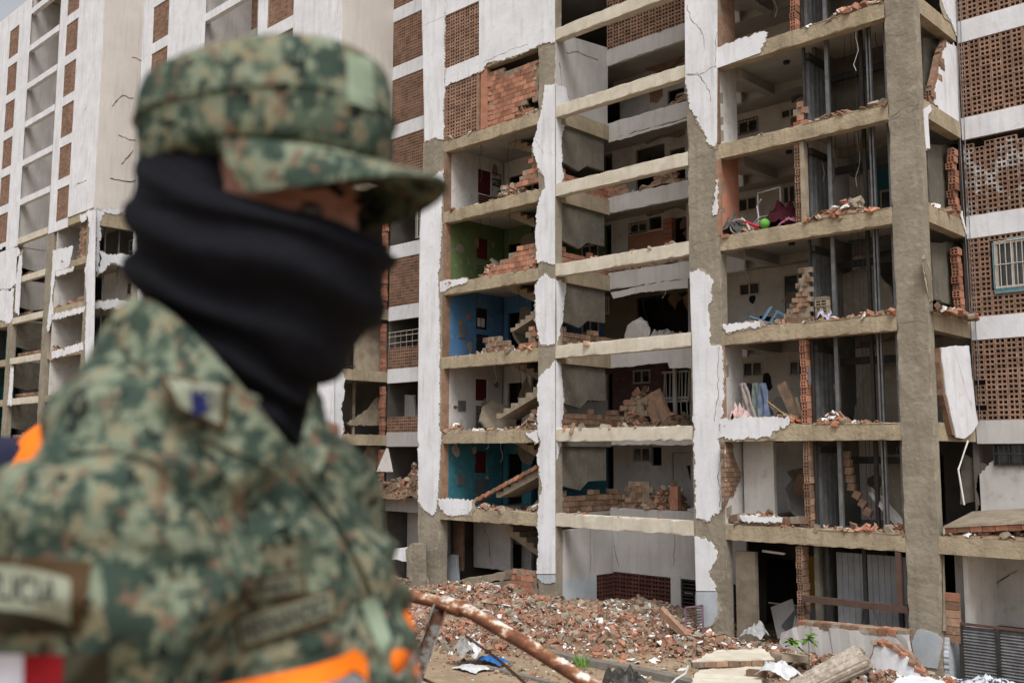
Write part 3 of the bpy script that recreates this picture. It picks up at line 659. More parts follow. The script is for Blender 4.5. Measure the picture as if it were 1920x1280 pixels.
# lift car at ground level
cp = MB()
for i in range(12):
    x = -3.2+i*.17; cp.box(x,x+.16,1.0,1.05+(.012 if i % 3 == 0 else 0),.2,2.85)
cp.build('lift_car', mat('lift_panel_grey', (.33,.335,.35), (.26,.26,.27), 2, rough=.5, streak=.4), T1)
MB().box(-3.75,-1.0,.0,.14,1.55,1.72).build('steel_beam', STEELB, T1)
MB().box(-1.0,-.85,.0,.8,1.55,1.72).build('steel_beam', STEELB, T1)
MB().box(-1.12,-.98,.02,.16,1.72,3.06).build('steel_post', STEELB, T1)
for a, b in (((-2.3,.7,1.6),(-2.6,.9,.1)), ((-2.1,.7,1.6),(-1.6,.9,.1))): MB().tube([a,b], .03).build('brace', STEEL, T1)
for x in (-3.3,-2.25,-1.3): MB().box(x,x+.1,.55,.65,0,3.1).build('guide_rail', STEELD, T1)

# ground floor of the stair bay
sheet(MB(), [(888,972),(957,976),(957,1070),(888,1062)], 1, 2.4, .14, .02).build('inner_wall', INTW, T1)
sheet(MB(), [(828,1036),(856,1040),(858,1092),(828,1090)], 1, 1.0, .12, .02).build('inner_wall', DADO, T1)
sheet(MB(), [(848,972),(866,972),(866,1070),(850,1060)], 1, 1.3, .14, .02).build('broken_wall_edge', BRICKD, T1)
MB().tube([P(838,965,1,.9), P(838,1036,1,.9)], .17, 16).build('duct', STEEL, T1)
MB().tube([P(849,430,1,.9), P(849,505,1,.9)], .2, 16).build('duct', STEEL, T1)
ck = MB(); crack(ck, [(908,978),(912,1000),(916,1012),(920,1045)], 1, 2.38, .03); tag(ck.build('crack', CRACK, T1), kind='stuff')

for i in range(11):
    t = i/10; p = P(1772-26*t-3*math.sin(t*9), 82+104*t, 0, -.05)
    hollow_edge(T1, -.2, -.03, p.z-.1, p.z+.1, p.y-.06, p.y+.22, m=BRICKD, wob=.03)
def scar(parent, axis, val, c, r, m, asp=1.0, n=9, th=.008):
    pts = []
    for q in range(n):
        a = 2*math.pi*q/n; rr = r*random.uniform(.55, 1.15); u = math.cos(a)*rr; w_ = math.sin(a)*rr*asp
        pts.append((c[0]+u, val, c[1]+w_) if axis == 1 else (val, c[0]+u, c[1]+w_))
    e = (0, -th, 0) if axis == 1 else (th, 0, 0)
    MB().poly(flat(jag([Vector(p) for p in pts], .05, .1), axis, val), e).build('exposed_or_hole_patch', m, parent)  # bare masonry; black ones are flat patches painting the dark of holes
for k in range(1, 7):
    z0 = Lt(k)
    for _ in range(5): scar(T1, 1, 4.8, (random.uniform(-8.5,-3.6), z0+random.uniform(.4,2.2)), random.uniform(.15,.5), random.choice([MORT, BRICKD, CONCD, MORT, BLACKI]), random.uniform(.5,1.4))
    for _ in range(5): scar(T1, 1, 5.2, (random.uniform(-13,-8), z0+random.uniform(.6,2.2)), random.uniform(.15,.5), random.choice([MORT, BRICKD, CONCD, BLACKI]), random.uniform(.5,1.4))
    for _ in range(3): scar(T1, 0, -18.4, (random.uniform(.5,2.9), z0+random.uniform(.2,2.2)), random.uniform(.08,.25), random.choice([MORT, UNDER, BRICKD]), random.uniform(.5,1.6))
    scar(T1, 1, 3.3, (-17.2, z0+random.uniform(1.2,2.0)), .5, random.choice([MORT, BLACKI]), 1.3)
    # splintered wall stubs and tilted slab pieces on the floors
    for _ in range(3):
        m = MB(); mx = Matrix.Translation((random.uniform(-9,-4.2), random.uniform(1.5,4.2), z0+.15)) @ Matrix.Rotation(random.uniform(0,3),4,'Z') @ Matrix.Rotation(random.uniform(-.6,.6),4,'X')
        m.tbox(mx, random.uniform(.5,1.3), random.uniform(.4,.9), .1, .3); m.build('fallen_slab_piece', random.choice([RUBC, INTW, BRICKD, CEIL]), T1)
    for _ in range(7):
        x, y = random.choice([(random.uniform(-5.8,-1),random.uniform(.15,1.5)), (random.uniform(-12,-8),random.uniform(3,4.4)), (random.uniform(-18,-15),random.uniform(.3,2))]); L = random.uniform(.5,1.7); zt = Lb(k+1)+.3 if y > .35 else Lb(k+1)
        pts = [Vector((x+.12*math.sin(q*1.3+x)*q/6, y, zt-L*q/6)) for q in range(7)]; MB().tube(pts, .011, 4).build('hanging_cable', random.choice([WIRE, WIRE, INTW]), T1)
# lintel pieces of torn masonry hanging from the ceilings
for k in range(1, 7):
    for x0, x1, y in ((-6.0,-3.6,4.5), (-3.3,-.9,2.6), (-12.4,-7.6,4.9)):
        q = [(x0, y, Lb(k+1)+.31), (x1, y, Lb(k+1)+.31)]; n = 7
        for i in range(n, -1, -1): q.append((x0+(x1-x0)*i/n, y, Lb(k+1)+.31-random.uniform(.02,.45)*abs(math.sin(i*1.1+k+x0))))
        MB().poly(flat(jag([Vector(p) for p in q], .05, .15, straight=(0,)), 1, y), (0,.1,0)).build('torn_masonry', random.choice([MORT, BRICKD, CONCD]), T1)

for i in range(11):
    p = P(893+11*i, 938-6.0*i, 1, .3); q = MB(); q.tbox(Matrix.Translation(p) @ Matrix.Rotation(R(-30)+random.gauss(0,.08),4,'Y'), .27,.16,.13,.08); q.build('brick', BRICK if i % 3 else BRICKD, T1)

for (x, y, k, a_, w_) in ((-16.6,1.2,2,62,1.5), (-15.8,1.9,3,50,1.2), (-16.2,1.0,4,40,1.0), (-8.2,3.6,1,35,1.0), (-8.8,3.7,5,30,1.1), (-5.2,2.2,2,50,1.1), (-4.9,2.6,1,58,1.4), (-2.2,1.9,4,35,1.3), (-1.9,1.7,1,48,1.4)):
    mx = Matrix.Translation((x, y, Lt(k)+.5)) @ Matrix.Rotation(R(a_),4,'Y') @ Matrix.Rotation(random.uniform(-.3,.3),4,'X')
    pts = [mx @ Vector((math.cos(q*.785)*w_*random.uniform(.45,.65), math.sin(q*.785)*w_*random.uniform(.4,.6), 0)) for q in range(8)]
    MB().poly(jag(pts, .05, .14), mx.to_3x3() @ Vector((0,0,-.11))).build('leaning_slab', random.choice([RUBC, CONCD, INTW]), T1)

# ------------------------------------------------------------------ wings between the towers (set back 2.95 m)
def wing(root, X, kmax, k0, keep=lambda k: None, objs=(), skip=(), m_for=lambda k: LATT, x1=5.68, objx=1e9, floors0=1):
    top = Lt(kmax)+.9
    for k in range(floors0, kmax+1):
        MB().box(X, X+x1, 2.95, 3.07, Lt(k)-.53, Lt(k)+.1).build('fascia', WHITE if k > 2 else GREYW, root)
        MB().box(X, X+x1, 3.1, 9, Lt(k)-.15, Lt(k)-.02).build('floor_slab', CEIL, root)
        if k >= k0 and k < kmax and k not in skip:
            lattice(root, X+.01, X+x1-.02, Lt(k)+.1, Lt(k+1)-.53, 2.97, m=m_for(k), objs=k in objs, keep=keep(k), objx=objx)
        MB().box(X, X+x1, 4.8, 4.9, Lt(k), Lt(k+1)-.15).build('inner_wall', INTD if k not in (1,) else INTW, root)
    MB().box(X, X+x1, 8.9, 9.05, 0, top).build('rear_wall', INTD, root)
    MB().box(X, X+x1, 2.95, 9.1, top-.1, top+.05).build('roof', CONC, root)
W1 = empty('connecting_wing', (2.8, 6, 0), 'set back brick lattice wing at the right edge with a barred window', 'building', 'set back wings between the towers')
wz3 = (P(1862,455,1,2.95), P(1925,535,1,2.95))
def keepR(k):
    if k == 3: return lambda x, z: not (x > wz3[0].x and wz3[1].z < z < wz3[0].z)
    if k == 4: return lambda x, z: z < Lt(5)-.62-.12*abs(math.sin(x*3.1))
    if k == 2: return lambda x, z: not (abs(x-.27-.04*math.sin(z*9)) < .06 and z < Lt(2)+1.35)
    return None
wing(W1, 0.02, 13, 2, keepR, objs=(2,3,4), m_for=lambda k: LATTW if k == 4 else LATT, objx=1.95)
o = window(W1, wz3[0].x+.03, wz3[0].x+1.3, wz3[1].z, wz3[0].z, 3.0, m=FRAME, n=3, bars=2)
BLUF = mat('faded_blue_paint', (.10,.28,.36), (.25,.3,.3), 9)
MB().box(wz3[0].x-.02, wz3[0].x+1.35, 2.93, 2.965, wz3[1].z-.14, wz3[1].z-.01).box(wz3[0].x+.35, wz3[0].x+1.35, 2.93, 2.965, wz3[0].z+.01, wz3[0].z+.07).box(wz3[0].x-.03, wz3[0].x+.02, 2.93, 2.965, wz3[1].z, wz3[0].z).build('painted_surround', BLUF, W1)
def pw(*a, **k): k['parent'] = W1; return plaster(*a, **k)
# first floor flat with the fallen ceiling slab, ground floor store
pw([(1796,826),(1864,830),(1864,862),(1850,873),(1846,882),(1834,893),(1830,915),(1836,935),(1833,960),(1930,960),(1930,826)], axis=1, val=3.1, th=.1, m=INTW, straight=(0,8,9,10), name='inner_wall')
winpx(W1, (1864,830), (1925,872), 3.08, WINK, 2, True)
sheet(MB(), [(1806,850),(1850,870),(1846,884),(1832,895),(1830,940),(1800,945)], 1, 3.22, .1, .03).build('inner_wall', CONCD, W1)
MB().box(.0, 3.6, .01, .3, Lb(1)+.02, Lt(1)-.02).build('beam', CONCB, W1)
MB().box(.05, 3.6, .3, 2.95, Lt(1)-.2, Lt(1)-.02).build('floor_slab', CEIL, W1)
def slab_bricks(parent, pts, n):
    pass
MB().box(.0, 3.6, 2.6, 2.72, 0, Lt(1)-.2).build('inner_wall', INTW, W1)
MB().box(.02, .36, .95, 1.05, 0, Lt(1)-.2).build('inner_wall', INTW, W1)
MB().box(.35, .47, .6, 2.6, 0, Lt(1)-.2).build('inner_wall', INTW, W1)
MB().box(.5, 3.6, 2.2, 2.6, .95, 1.12).build('shelf', STEELB, W1)
ck = MB(); crack(ck, [(1842,1118),(1853,1100),(1880,1085),(1908,1068)], 1, 2.59, .03); tag(ck.build('crack', CRACK, W1), kind='stuff')
for i in range(6): 
    MB().box(.02, .36, .12, .3, .95+i*.2, .95+i*.2+.185).build('brick', BRICK if i == 5 else BRICKD, W1)
# downpipes and cables
cb = MB()
for dx in (0, 9): cb.tube([P(1792+dx*.6,-60,1,2.9), P(1800+dx,260,1,2.9), P(1810+dx,440,1,2.9), P(1822+dx,640,1,2.9), P(1828+dx,790,1,2.9)], .012, 4)
cb.build('cable', STEEL, W1)
pp = MB().tube([S(1815,826,24.6), S(1797,880,24.2), S(1808,946,24)], .025, 5).build('bent_conduit', INTW, W1)
MB().tube([P(1783,990,0,.02), P(1768,1010,0,.02)], .04, 6).tube([P(1768,1010,0,.03), P(1770,1150,0,.03)], .03, 6).tube([P(1770,1150,0,.03), P(1770,1182,0,.03)], .06, 6).build('downpipe', RUBC, W1)
# corrugated gate
GT = empty('corrugated_gate', (1.5, .3, 0), 'grey corrugated metal gate with rusty frame at lower right below the rubble slab', 'gate')
ga, gb = P(1802,1168,1,.25), P(1960,1290,1,.25)
x0, x1_ = ga.x, ga.x+2.6; zt = ga.z
g = MB(); n = 26
for i in range(n):
    a = zt-.06-i*.072; g.add([(x0,.27,a),(x1_,.27,a),(x1_,.235,a-.036),(x0,.235,a-.036),(x1_,.27,a-.072),(x0,.27,a-.072)], [(0,1,2,3),(3,2,4,5)])
g.build('corrugated_sheet', STEEL, GT)
for a in (x0, x0+.86, x0+1.72): MB().box(a-.05,a+.04,.2,.26,zt-1.95,zt-.03).build('gate_post', STEELD, GT)
MB().box(x0-.05,x1_,.2,.26,zt-.03,zt+.03).build('gate_rail', STEELB, GT)

W2 = empty('connecting_wing', (-22.6, 6, 0), 'set back brick lattice wing between the cap brim and the central tower', 'building', 'set back wings between the towers')
hp = [(P(768,152,1,2.95).x, P(768,152,1,2.95).z), (P(768,212,1,2.95).x, P(768,212,1,2.95).z)]
def keepM(k):
    if k == 6: return lambda x, z: not (x > hp[0][0] and z > hp[1][1] and x > hp[0][0]+(z-hp[1][1])*-.05)
    if k == 3: return lambda x, z: z < Lt(3)+1.0
    if k == 2: return lambda x, z: z < Lt(2)+.85
    if k == 1: return lambda x, z: False
    if k == 5: return lambda x, z: False
    return None
wing(W2, -25.46, 13, 1, keepM, objs=(), skip=(1,5))
window(W2, hp[0][0]+.35, hp[0][0]+1.2, hp[1][1]+.35, hp[1][1]+1.1, 4.6)
window(W2, -23.6, -21.5, Lt(5)+.2, Lt(5)+1.9, 3.0, n=2, bars=2)
b = MB().box(-23.4,-20.6,4.7,4.78,Lt(3)+.1,Lt(3)+2.2).build('inner_wall', BLUE, W2)
g = MB()
for zz in (Lt(3)+1.25, Lt(3)+1.55, Lt(3)+1.75): g.tube([(-25.4,2.9,zz),(-20,2.9,zz+.05)], .018, 4)
for i in range(14): g.tube([(-25.3+i*.4,2.9,Lt(3)+1.0),(-25.3+i*.4,2.9,Lt(3)+1.75)], .01, 4)
g.build('railing', FRAME, W2)
g = MB()
for x, d_ in ((-22.6,.0),(-21.9,-.5)): g.tube([(x,2.8,Lt(4)),(x+d_,2.75,Lt(2)),(x+d_*1.6,2.7,Lt(1))], .012, 4)
g.build('cable', WIRE, W2)
lattice(W2, -23.0,-20.5,Lt(1)+.15+2.84,Lt(2)+.75,2.96)
MB().box(-25.4,-19.9,4.2,4.3,0,Lt(1)-.2).build('inner_wall', INTW, W2)

# ------------------------------------------------------------------ second tower (behind the soldier)
T2 = empty('apartment_tower', (-35.4, 4, 0), 'white apartment tower mostly hidden behind the soldier cap and masked head', 'building', 'three apartment towers in a row')
X2 = -25.47
def tower_far(root, X, lat, wall, A, C, sidez=0, wallz=0):
    skeleton(root, X, 13, 6)
    upper(root, X, 7, 13, sidez, wallz, lat=lat, wall=wall, A=A, C=C)
tower_far(T2, X2, ((-18.53,-16.58),(-6.2,-3.87)), ((-16.58,-12.4),(-3.87,0)), (-19.79,-18.53), (-7.04,-6.2))
def p2(*a, **k): k['parent'] = T2; return plaster(*a, **k)
p2([(600,640),(627,645),(627,690),(627,830),(590,830)], straight=(0,1,2,3,4))
p2([(627,680),(643,700),(644,742),(639,765),(644,800),(640,820),(632,832),(627,835),(622,760)], axis=0, val=X2+.008, th=-.03, straight=(7,8))
p2([(636,834),(660,842),(658,870),(672,888),(660,905),(640,900)], axis=0, val=X2+.008, th=-.03)
for k in range(1, 6):
    z0, z1 = Lt(k), Lb(k+1)
    MB().box(X2-2.6, X2-2.45, .3, 2.9, z0, z1).build('inner_wall', CONC if k in (3, 2) else CONCD, T2)
    for y in (.9, 1.7): MB().box(X2-.9, X2-.8, y, y+.09, z0, z1).build('guide_rail', RUBC if k == 2 else STEEL, T2)
    hollow_edge(T2, X2-.25, X2-.05, z0, z1-.2, 2.7, 2.92, wob=.04)
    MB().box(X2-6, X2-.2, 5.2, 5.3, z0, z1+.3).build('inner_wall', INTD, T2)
    window(T2, X2-2.2, X2-1.2, z0+1.0, z0+1.8, 4.9); window(T2, X2-1.0, X2-.3, z0+1.0, z0+1.8, 4.9)
    MB().box(X2-6.0, X2-5.9, .3, 3, z0, z1).build('inner_wall', INTW, T2)
sheet(MB(), [(652,792),(672,780),(690,768),(712,744),(728,736),(733,742),(733,797),(655,797)], 0, X2-.75, .14, .06).build('leaning_slab', RUBC, T2)
sheet(MB(), [(666,645),(690,612),(708,596),(729,592),(728,702),(666,696)], 0, X2-.6, .12, .04).build('inner_wall', RUBC, T2)
sheet(MB(), [(668,886),(690,836),(716,838),(702,887)], 0, X2-.5, .12, .04).build('inner_wall', RUBC, T2)
sheet(MB(), [(736,760),(752,742),(776,740),(780,800),(736,800)], 1, 4.0, .12, .06).build('leaning_slab', INTW, W2)
bricks_joined(W2, 1, 3.4, [(-25.3,Lt(2)+.1),(-21,Lt(2)+.1),(-21.5,Lt(2)+.6),(-23,Lt(2)+.9),(-25.2,Lt(2)+.5)], BRICKD, jit=.05)
sheet(MB(), [(705,884),(724,840),(733,884)], 1, 1.6, .12, .01).build('leaning_panel', INTW, T2)
p2([(262,600),(258,545),(264,538),(276,545),(274,700),(262,700)], straight=(4,5,0))

W3 = empty('connecting_wing', (-48.2, 6, 0), 'narrow strip of set back lattice wing left of the soldier cap', 'building', 'set back wings between the towers')
wing(W3, -50.92, 13, 7)
# ------------------------------------------------------------------ third tower (far left)
X3 = -50.94
T3 = empty('apartment_tower', (-60.9, 4, 0), 'farthest white apartment tower at the left edge, lower floors stripped to the frame', 'building', 'three apartment towers in a row')
tower_far(T3, X3, ((-16.6,-14.7),(-5.84,-3.91)), ((-19.79,-16.6),(-14.7,-12.5),(-3.91,0)), (-19.79,-19.7), (-7.0,-5.84), .5, .62)
def p3(*a, **k): k['parent'] = T3; return plaster(*a, **k)
rough_box(MB(), X3-3.91, X3-.9, .012, .3, Lb(7), Lt(7)+.08).build('beam', CONCB, T3)
MB().box(X3-.3, X3+.004, .2, 2.95, 19.6, 20.55).build('side_beam', CONCB, T3)
p3([(163,396),(180,394),(178,560),(176,700),(162,700),(160,640),(163,560),(160,510),(166,470),(169,430)], straight=(1,2,3), amp=.1)
p3([(150,404),(164,400),(162,412),(153,418)], amp=.08, val=.008)
for q in ([(180,394),(194,397),(187,420),(186,468),(190,482),(182,516),(179,500)], [(186,470),(205,479),(222,476),(252,480),(252,502),(225,497),(206,491),(196,508),(184,514)], [(178,566),(215,562),(252,568),(252,583),(215,577),(178,578)], [(176,655),(215,651),(240,654),(240,668),(215,666),(176,668)], [(180,394),(252,392),(252,402),(236,398),(215,402),(196,398)]):
    p3(q, axis=0, val=X3+.008, th=-.03, amp=.1)
for q in ([(100,470),(138,462),(130,500),(120,505),(105,510),(98,560),(100,590),(92,620),(88,615),(95,560)], [(97,660),(155,642),(157,655),(98,672)], [(98,590),(160,575),(158,585),(98,600)], [(104,510),(140,500),(136,508),(106,518)]):
    p3(q, val=.008, th=-.03, amp=.08)
p3([(0,470),(8,462),(30,465),(38,470),(30,530),(20,545),(0,540)], amp=.1); p3([(0,545),(26,540),(24,600),(18,605),(0,600)], amp=.1)
p3([(33,480),(42,478),(38,560),(36,590),(28,585)], amp=.08); p3([(20,690),(26,690),(22,760),(15,760)], amp=.08)
for k in range(1, 7):
    z0, z1 = Lt(k), Lb(k+1)
    MB().box(X3-5.7, X3-5.6, .05, 2.4, z0, z1+.3).build('inner_wall', INTW, T3)
    MB().box(X3-6, X3-.2, 3.4, 3.5, z0, z1+.3).build('inner_wall', INTW if k % 2 else INTD, T3)
    sheet(MB(), [(0,0),(1,0),(0,1)], 1, 3, .01) if False else None
    brick_region(T3, None, .2, .3, .2, m=BRICKD, world=[(X3-3.0,z0),(X3-.9,z0),(X3-.9,z0+.4),(X3-3.0,z0+.25)] if k < 6 else [(X3-2.4,z0),(X3-.9,z0),(X3-.9,z1-.3),(X3-2.5,z1-.1)])
    for y in (1.0, 1.9): MB().box(X3-.6, X3-.5, y, y+.07, z0, z1).build('guide_rail', STEEL, T3)
    window(T3, X3-2.2, X3-1.0, z0+.9, z0+1.7, 3.38)
    MB().poly([(X3-12.86, y, z) for y, z in [(.2,z1+.3),(2.75,z1+.3),(2.75,z0+1.0),(1.3,z0+.7),(.2,z0+.9)]], (.14,0,0)).build('stair_wall', CONCD if k < 5 else GREYW, T3)
    MB().box(X3-12.6, X3-7.1, 3.2, 3.3, z0+(.1 if k > 4 else .5), z1+.3).build('inner_wall', GREYW if k > 2 else CONCD, T3)
    MB().box(X3-19.6, X3-13.5, 2.5, 2.6, z0, z1+.3).build('inner_wall', INTD, T3); MB().box(X3-19.6, X3-17.2, 1.9, 2.0, z0, z1+.3).build('inner_wall', TEALG if k < 5 else INTW, T3); bricks_joined(T3, 1, .5, [(X3-12.4,z0),(X3-7.3,z0),(X3-7.3,z0+.3),(X3-9.5,z0+.7-.1*k),(X3-12.4,z0+.45)], BRICKD)
brick_region(T3, None, .1, .3, .2, m=BRICK, world=[(X3-16.3,Lt(6)),(X3-13.6,Lt(6)),(X3-13.6,Lb(7)),(X3-16.0,Lb(7))])
ck = MB()
for q in ([(248,108),(256,109),(262,113),(269,114)], [(226,182),(232,179),(240,183),(250,184)], [(222,253),(234,257),(246,263),(255,263)], [(210,200),(220,188),(226,182)], [(228,308),(240,294),(250,282)], [(207,335),(243,341),(255,338)]): crack(ck, q, 0, X3+.03, .06)
for q in ([(155,213),(161,205),(162,198)], [(139,352),(146,344),(155,342),(162,338)]): crack(ck, q, 1, -.036, .05)
tag(ck.build('crack', CRACK, T3), kind='stuff')

# ------------------------------------------------------------------ ground
def gz(x, y):                           # rubble apron height
    h = 0.0; y += .25
    for cx, cy, sx, sy, a in ((-10.2,1.5,2.6,2.2,.78), (-15.2,-.2,3.2,1.5,.75), (-11.5,-1.4,3.5,1.3,.32), (-19.5,-1.5,3.5,2.2,.5), (-5,-.6,2.4,1.0,.35), (-1.5,-.9,2.4,1.1,.45), (-15.5,1.5,2.2,1.6,.6), (-23,-.5,3,3,.6), (-7.4,.4,1.2,1.0,.35), (-15.5,-4.4,4.2,1.7,.26), (-11.2,-3.6,2.2,1.1,.2), (-30,-.4,4,2,.55), (-38,-.4,4,2,.6), (-47,-.4,5,2,.55), (-58,-.4,6,2,.55)):
        h += a*math.exp(-((x-cx)/sx)**2-((y-cy)/sy)**2)
    return .85*h*(1+.35*noise.noise(Vector((x*.9, y*.9, 0))))
def sheet_grid(x0, x1, y0, y1, n, m, fn, name, mt, kind):
    mb = MB(); v = [(x0+(x1-x0)*i/n, y0+(y1-y0)*j/m) for j in range(m+1) for i in range(n+1)]
    mb.add([(x, y, fn(x, y)) for x, y in v], [(j*(n+1)+i, j*(n+1)+i+1, (j+1)*(n+1)+i+1, (j+1)*(n+1)+i) for j in range(m) for i in range(n)])
    return tag(mb.build(name, mt, None, True), kind=kind)
g = MB(); g.box(-600, 600, -600, 600, -.6, -.05); tag(g.build('ground', SOIL), kind='structure')
tag(sheet_grid(-40, 12, -14, 3, 208, 68, lambda x, y: .04*noise.noise(Vector((x*.4,y*.4,3)))+.02*noise.noise(Vector((x*2,y*2,3)))-.0, 'soil_yard', SOIL, 'structure') , kind='structure')
RMAT = mat('rubble_bed', (.31,.215,.145), (.20,.13,.085), 6, bump=1.0, bscale=25, c3=(.34,.16,.09), bdist=.05)
tag(sheet_grid(-68, 3.5, -8.0, 5, 520, 100, lambda x, y: gz(x, y)-.07+.09*noise.noise(Vector((x*3.3,y*3.3,1)))+.05*noise.noise(Vector((x*8,y*8,2))), 'rubble_bed', RMAT, 'stuff'), kind='stuff')
def strip(name, pxs, z, wd, h, mt):
    p = [P(x, y, 2, z) for x, y in pxs]; mb = MB(); d = Vector((.55,.83,0))
    ps = [(q.x, q.y) for q in p]
    for i in range(len(p)-1):
        a, b = p[i], p[i+1]; n = Vector(((b-a).y, -(b-a).x, 0)).normalized()*wd; n = n if n.dot(Vector((-.7,.7,0))) > 0 else -n
        for q in range(max(1, int((b-a).length/1.0))):
            m_ = max(1, int((b-a).length/1.0)); s0 = a.lerp(b, q/m_); s1 = a.lerp(b, (q+.985)/m_); up = Vector((0,0,h+random.uniform(-.01,.01)))
            mb.add([s0,s1,s1+n,s0+n,s0+up,s1+up,s1+n+up,s0+n+up], [(3,2,1,0),(4,5,6,7),(0,1,5,4),(1,2,6,5),(2,3,7,6),(3,0,4,7)])
    return tag(mb.build(name, mt), kind='structure')
strip('kerb', [(1010,1228),(1090,1247),(1190,1266),(1262,1282),(1420,1330)], .0, .3, .17, KERB)
strip('road_edge', [(905,1252),(1040,1285),(1200,1330)], .0, .18, .05, KERB)
# bank on which the soldier and the camera stand
TZ = 4.12
def fl(r, d, z=0): return Vector((CAM.x, CAM.y, 0)) + Vector((R0.x, R0.y, 0))*r + Vector((-math.cos(HEAD), math.sin(HEAD), 0))*d + Vector((0,0,z))
bk = MB(); ring = [fl(-9,4.9), fl(-1.2,5.1), fl(3,4.4), fl(14,1.2), fl(26,-16), fl(-10,-26), fl(-26,-8)]
bk.poly([q+Vector((0,0,TZ)) for q in ring], (0,0,-5)); tag(bk.build('bank', SOIL), kind='structure')

# ------------------------------------------------------------------ rubble pieces
def chunk_mesh(name, sx, sy, sz, mt, jit, cut=0):
    bm = bmesh.new(); bmesh.ops.create_cube(bm, size=1)
    if cut: bmesh.ops.subdivide_edges(bm, edges=bm.edges[:], cuts=1)
    for v in bm.verts: v.co = Vector((v.co.x*sx*(1+random.uniform(-jit,jit)), v.co.y*sy*(1+random.uniform(-jit,jit)), v.co.z*sz*(1+random.uniform(-jit,jit))))
    if cut:
        for v in bm.verts: v.co *= (.82 if abs(v.co.x) > .4*sx and abs(v.co.y) > .4*sy else 1)
    bmesh.ops.triangulate(bm, faces=bm.faces[:]); me = bpy.data.meshes.new(name); bm.to_mesh(me); bm.free(); me.materials.append(mt); return me
BR = [chunk_mesh('brick_fragment', random.uniform(.1,.28), random.uniform(.08,.19), random.uniform(.02,.11), BRICK, .3) for _ in range(9)]
BD = [chunk_mesh('brick_fragment', random.uniform(.1,.28), random.uniform(.08,.19), random.uniform(.03,.12), BRICKD, .3) for _ in range(7)]
CC = [chunk_mesh('concrete_lump', random.uniform(.12,.3), random.uniform(.1,.25), random.uniform(.05,.16), RUBC, .28, 1) for _ in range(9)]
PF = [chunk_mesh('plaster_flake', random.uniform(.1,.32), random.uniform(.08,.24), random.uniform(.015,.045), PLCH, .3, 1) for _ in range(8)]
def rot(tilt=.6): return Matrix.Rotation(random.uniform(0, 6.283), 4, 'Z') @ Matrix.Rotation(random.gauss(0, tilt), 4, 'X') @ Matrix.Rotation(random.gauss(0, tilt), 4, 'Y')
def stuff(name, places):
    """places: (mesh list, position, scale) merged per material"""
    by = {}
    for ml, p, s_ in places:
        me = random.choice(ml); by.setdefault(me.materials[0].name, []).append((me, Matrix.Translation(p) @ rot() @ Matrix.Scale(s_, 4)))
    out = []
    for mn, lst in by.items():
        mb = MB()
        for me, mx in lst: mb.add([mx @ v.co for v in me.vertices], [tuple(f.vertices) for f in me.polygons])
        out.append(tag(mb.build(name, bpy.data.materials[mn]), kind='stuff'))
    return out
def pick(): 
    r = random.random(); return BR if r < .38 else BD if r < .65 else CC if r < .87 else PF
cand = []
while len(cand) < 36000:
    x, y = random.uniform(-32, 2.5), random.uniform(-7.2, 2.9)
    h = gz(x, y)
    if random.random() > min(1, h*2.2+.05): continue
    ml = pick()
    if -13 < x < -7 and y > -.2: ml = random.choice([BD, CC, BD, CC, CC, PF, BR])
    cand.append((ml, Vector((x, y, h-.02+random.uniform(0,.06))), random.choice([.14,.16,.18,.2,.24,.28,.32,.36,.42,.5,.7,1.15])))
def show(c): return c[2]/((c[1]-CAM).dot(FW))
def inview(p, ):
    d = (p-CAM).dot(FW); u = 960+FPX*(p-CAM).dot(RT)/d; v = 640-FPX*(p-CAM).dot(UP)/d
    return 740 < u < 1930 and 1000 < v < 1290
vis = sorted([c for c in cand if inview(c[1])], key=lambda c: -show(c)); top = {}; rest = [c for c in cand if not inview(c[1])]
LIM = {'brick_fragment': 290, 'concrete_lump': 250, 'plaster_flake': 220}
LAB = {'brick_fragment': ('broken orange clay brick piece lying on the rubble apron before the building', 'brick', 'loose brick pieces on the rubble apron'),
       'concrete_lump': ('grey brown lump of concrete lying on the rubble apron before the building', 'rubble', 'loose concrete lumps on the rubble apron'),
       'plaster_flake': ('white flake of fallen plaster lying on the rubble apron before the building', 'plaster', 'loose plaster flakes on the rubble apron')}
for c in vis:
    me = random.choice(c[0]); nme = me.name.split('.')[0]
    if top.get(nme, 0) < LIM[nme]:
        top[nme] = top.get(nme, 0)+1
        o = link(nme, me, c[1]); o.matrix_world = Matrix.Translation(c[1]) @ rot() @ Matrix.Scale(c[2], 4); l = LAB[nme]; tag(o, l[0], l[1], l[2])
    else: rest.append(c)
stuff('rubble', rest)
grit = []
for _ in range(9000):
    x, y = random.uniform(-26, 4), random.uniform(-9, 0)
    if random.random() > .25+gz(x,y): continue
    grit.append((pick(), Vector((x, y, gz(x,y)+.01)), random.uniform(.12,.4)))
stuff('scattered_grit', grit)
far_ = []
while len(far_) < 4000:
    x, y = random.uniform(-68, -30), random.uniform(-4.5, 2.5); h = gz(x, y)
    if random.random() < h*2: far_.append((pick(), Vector((x, y, h)), random.choice([.4,.6,.8,1.1])))
stuff('rubble', far_)
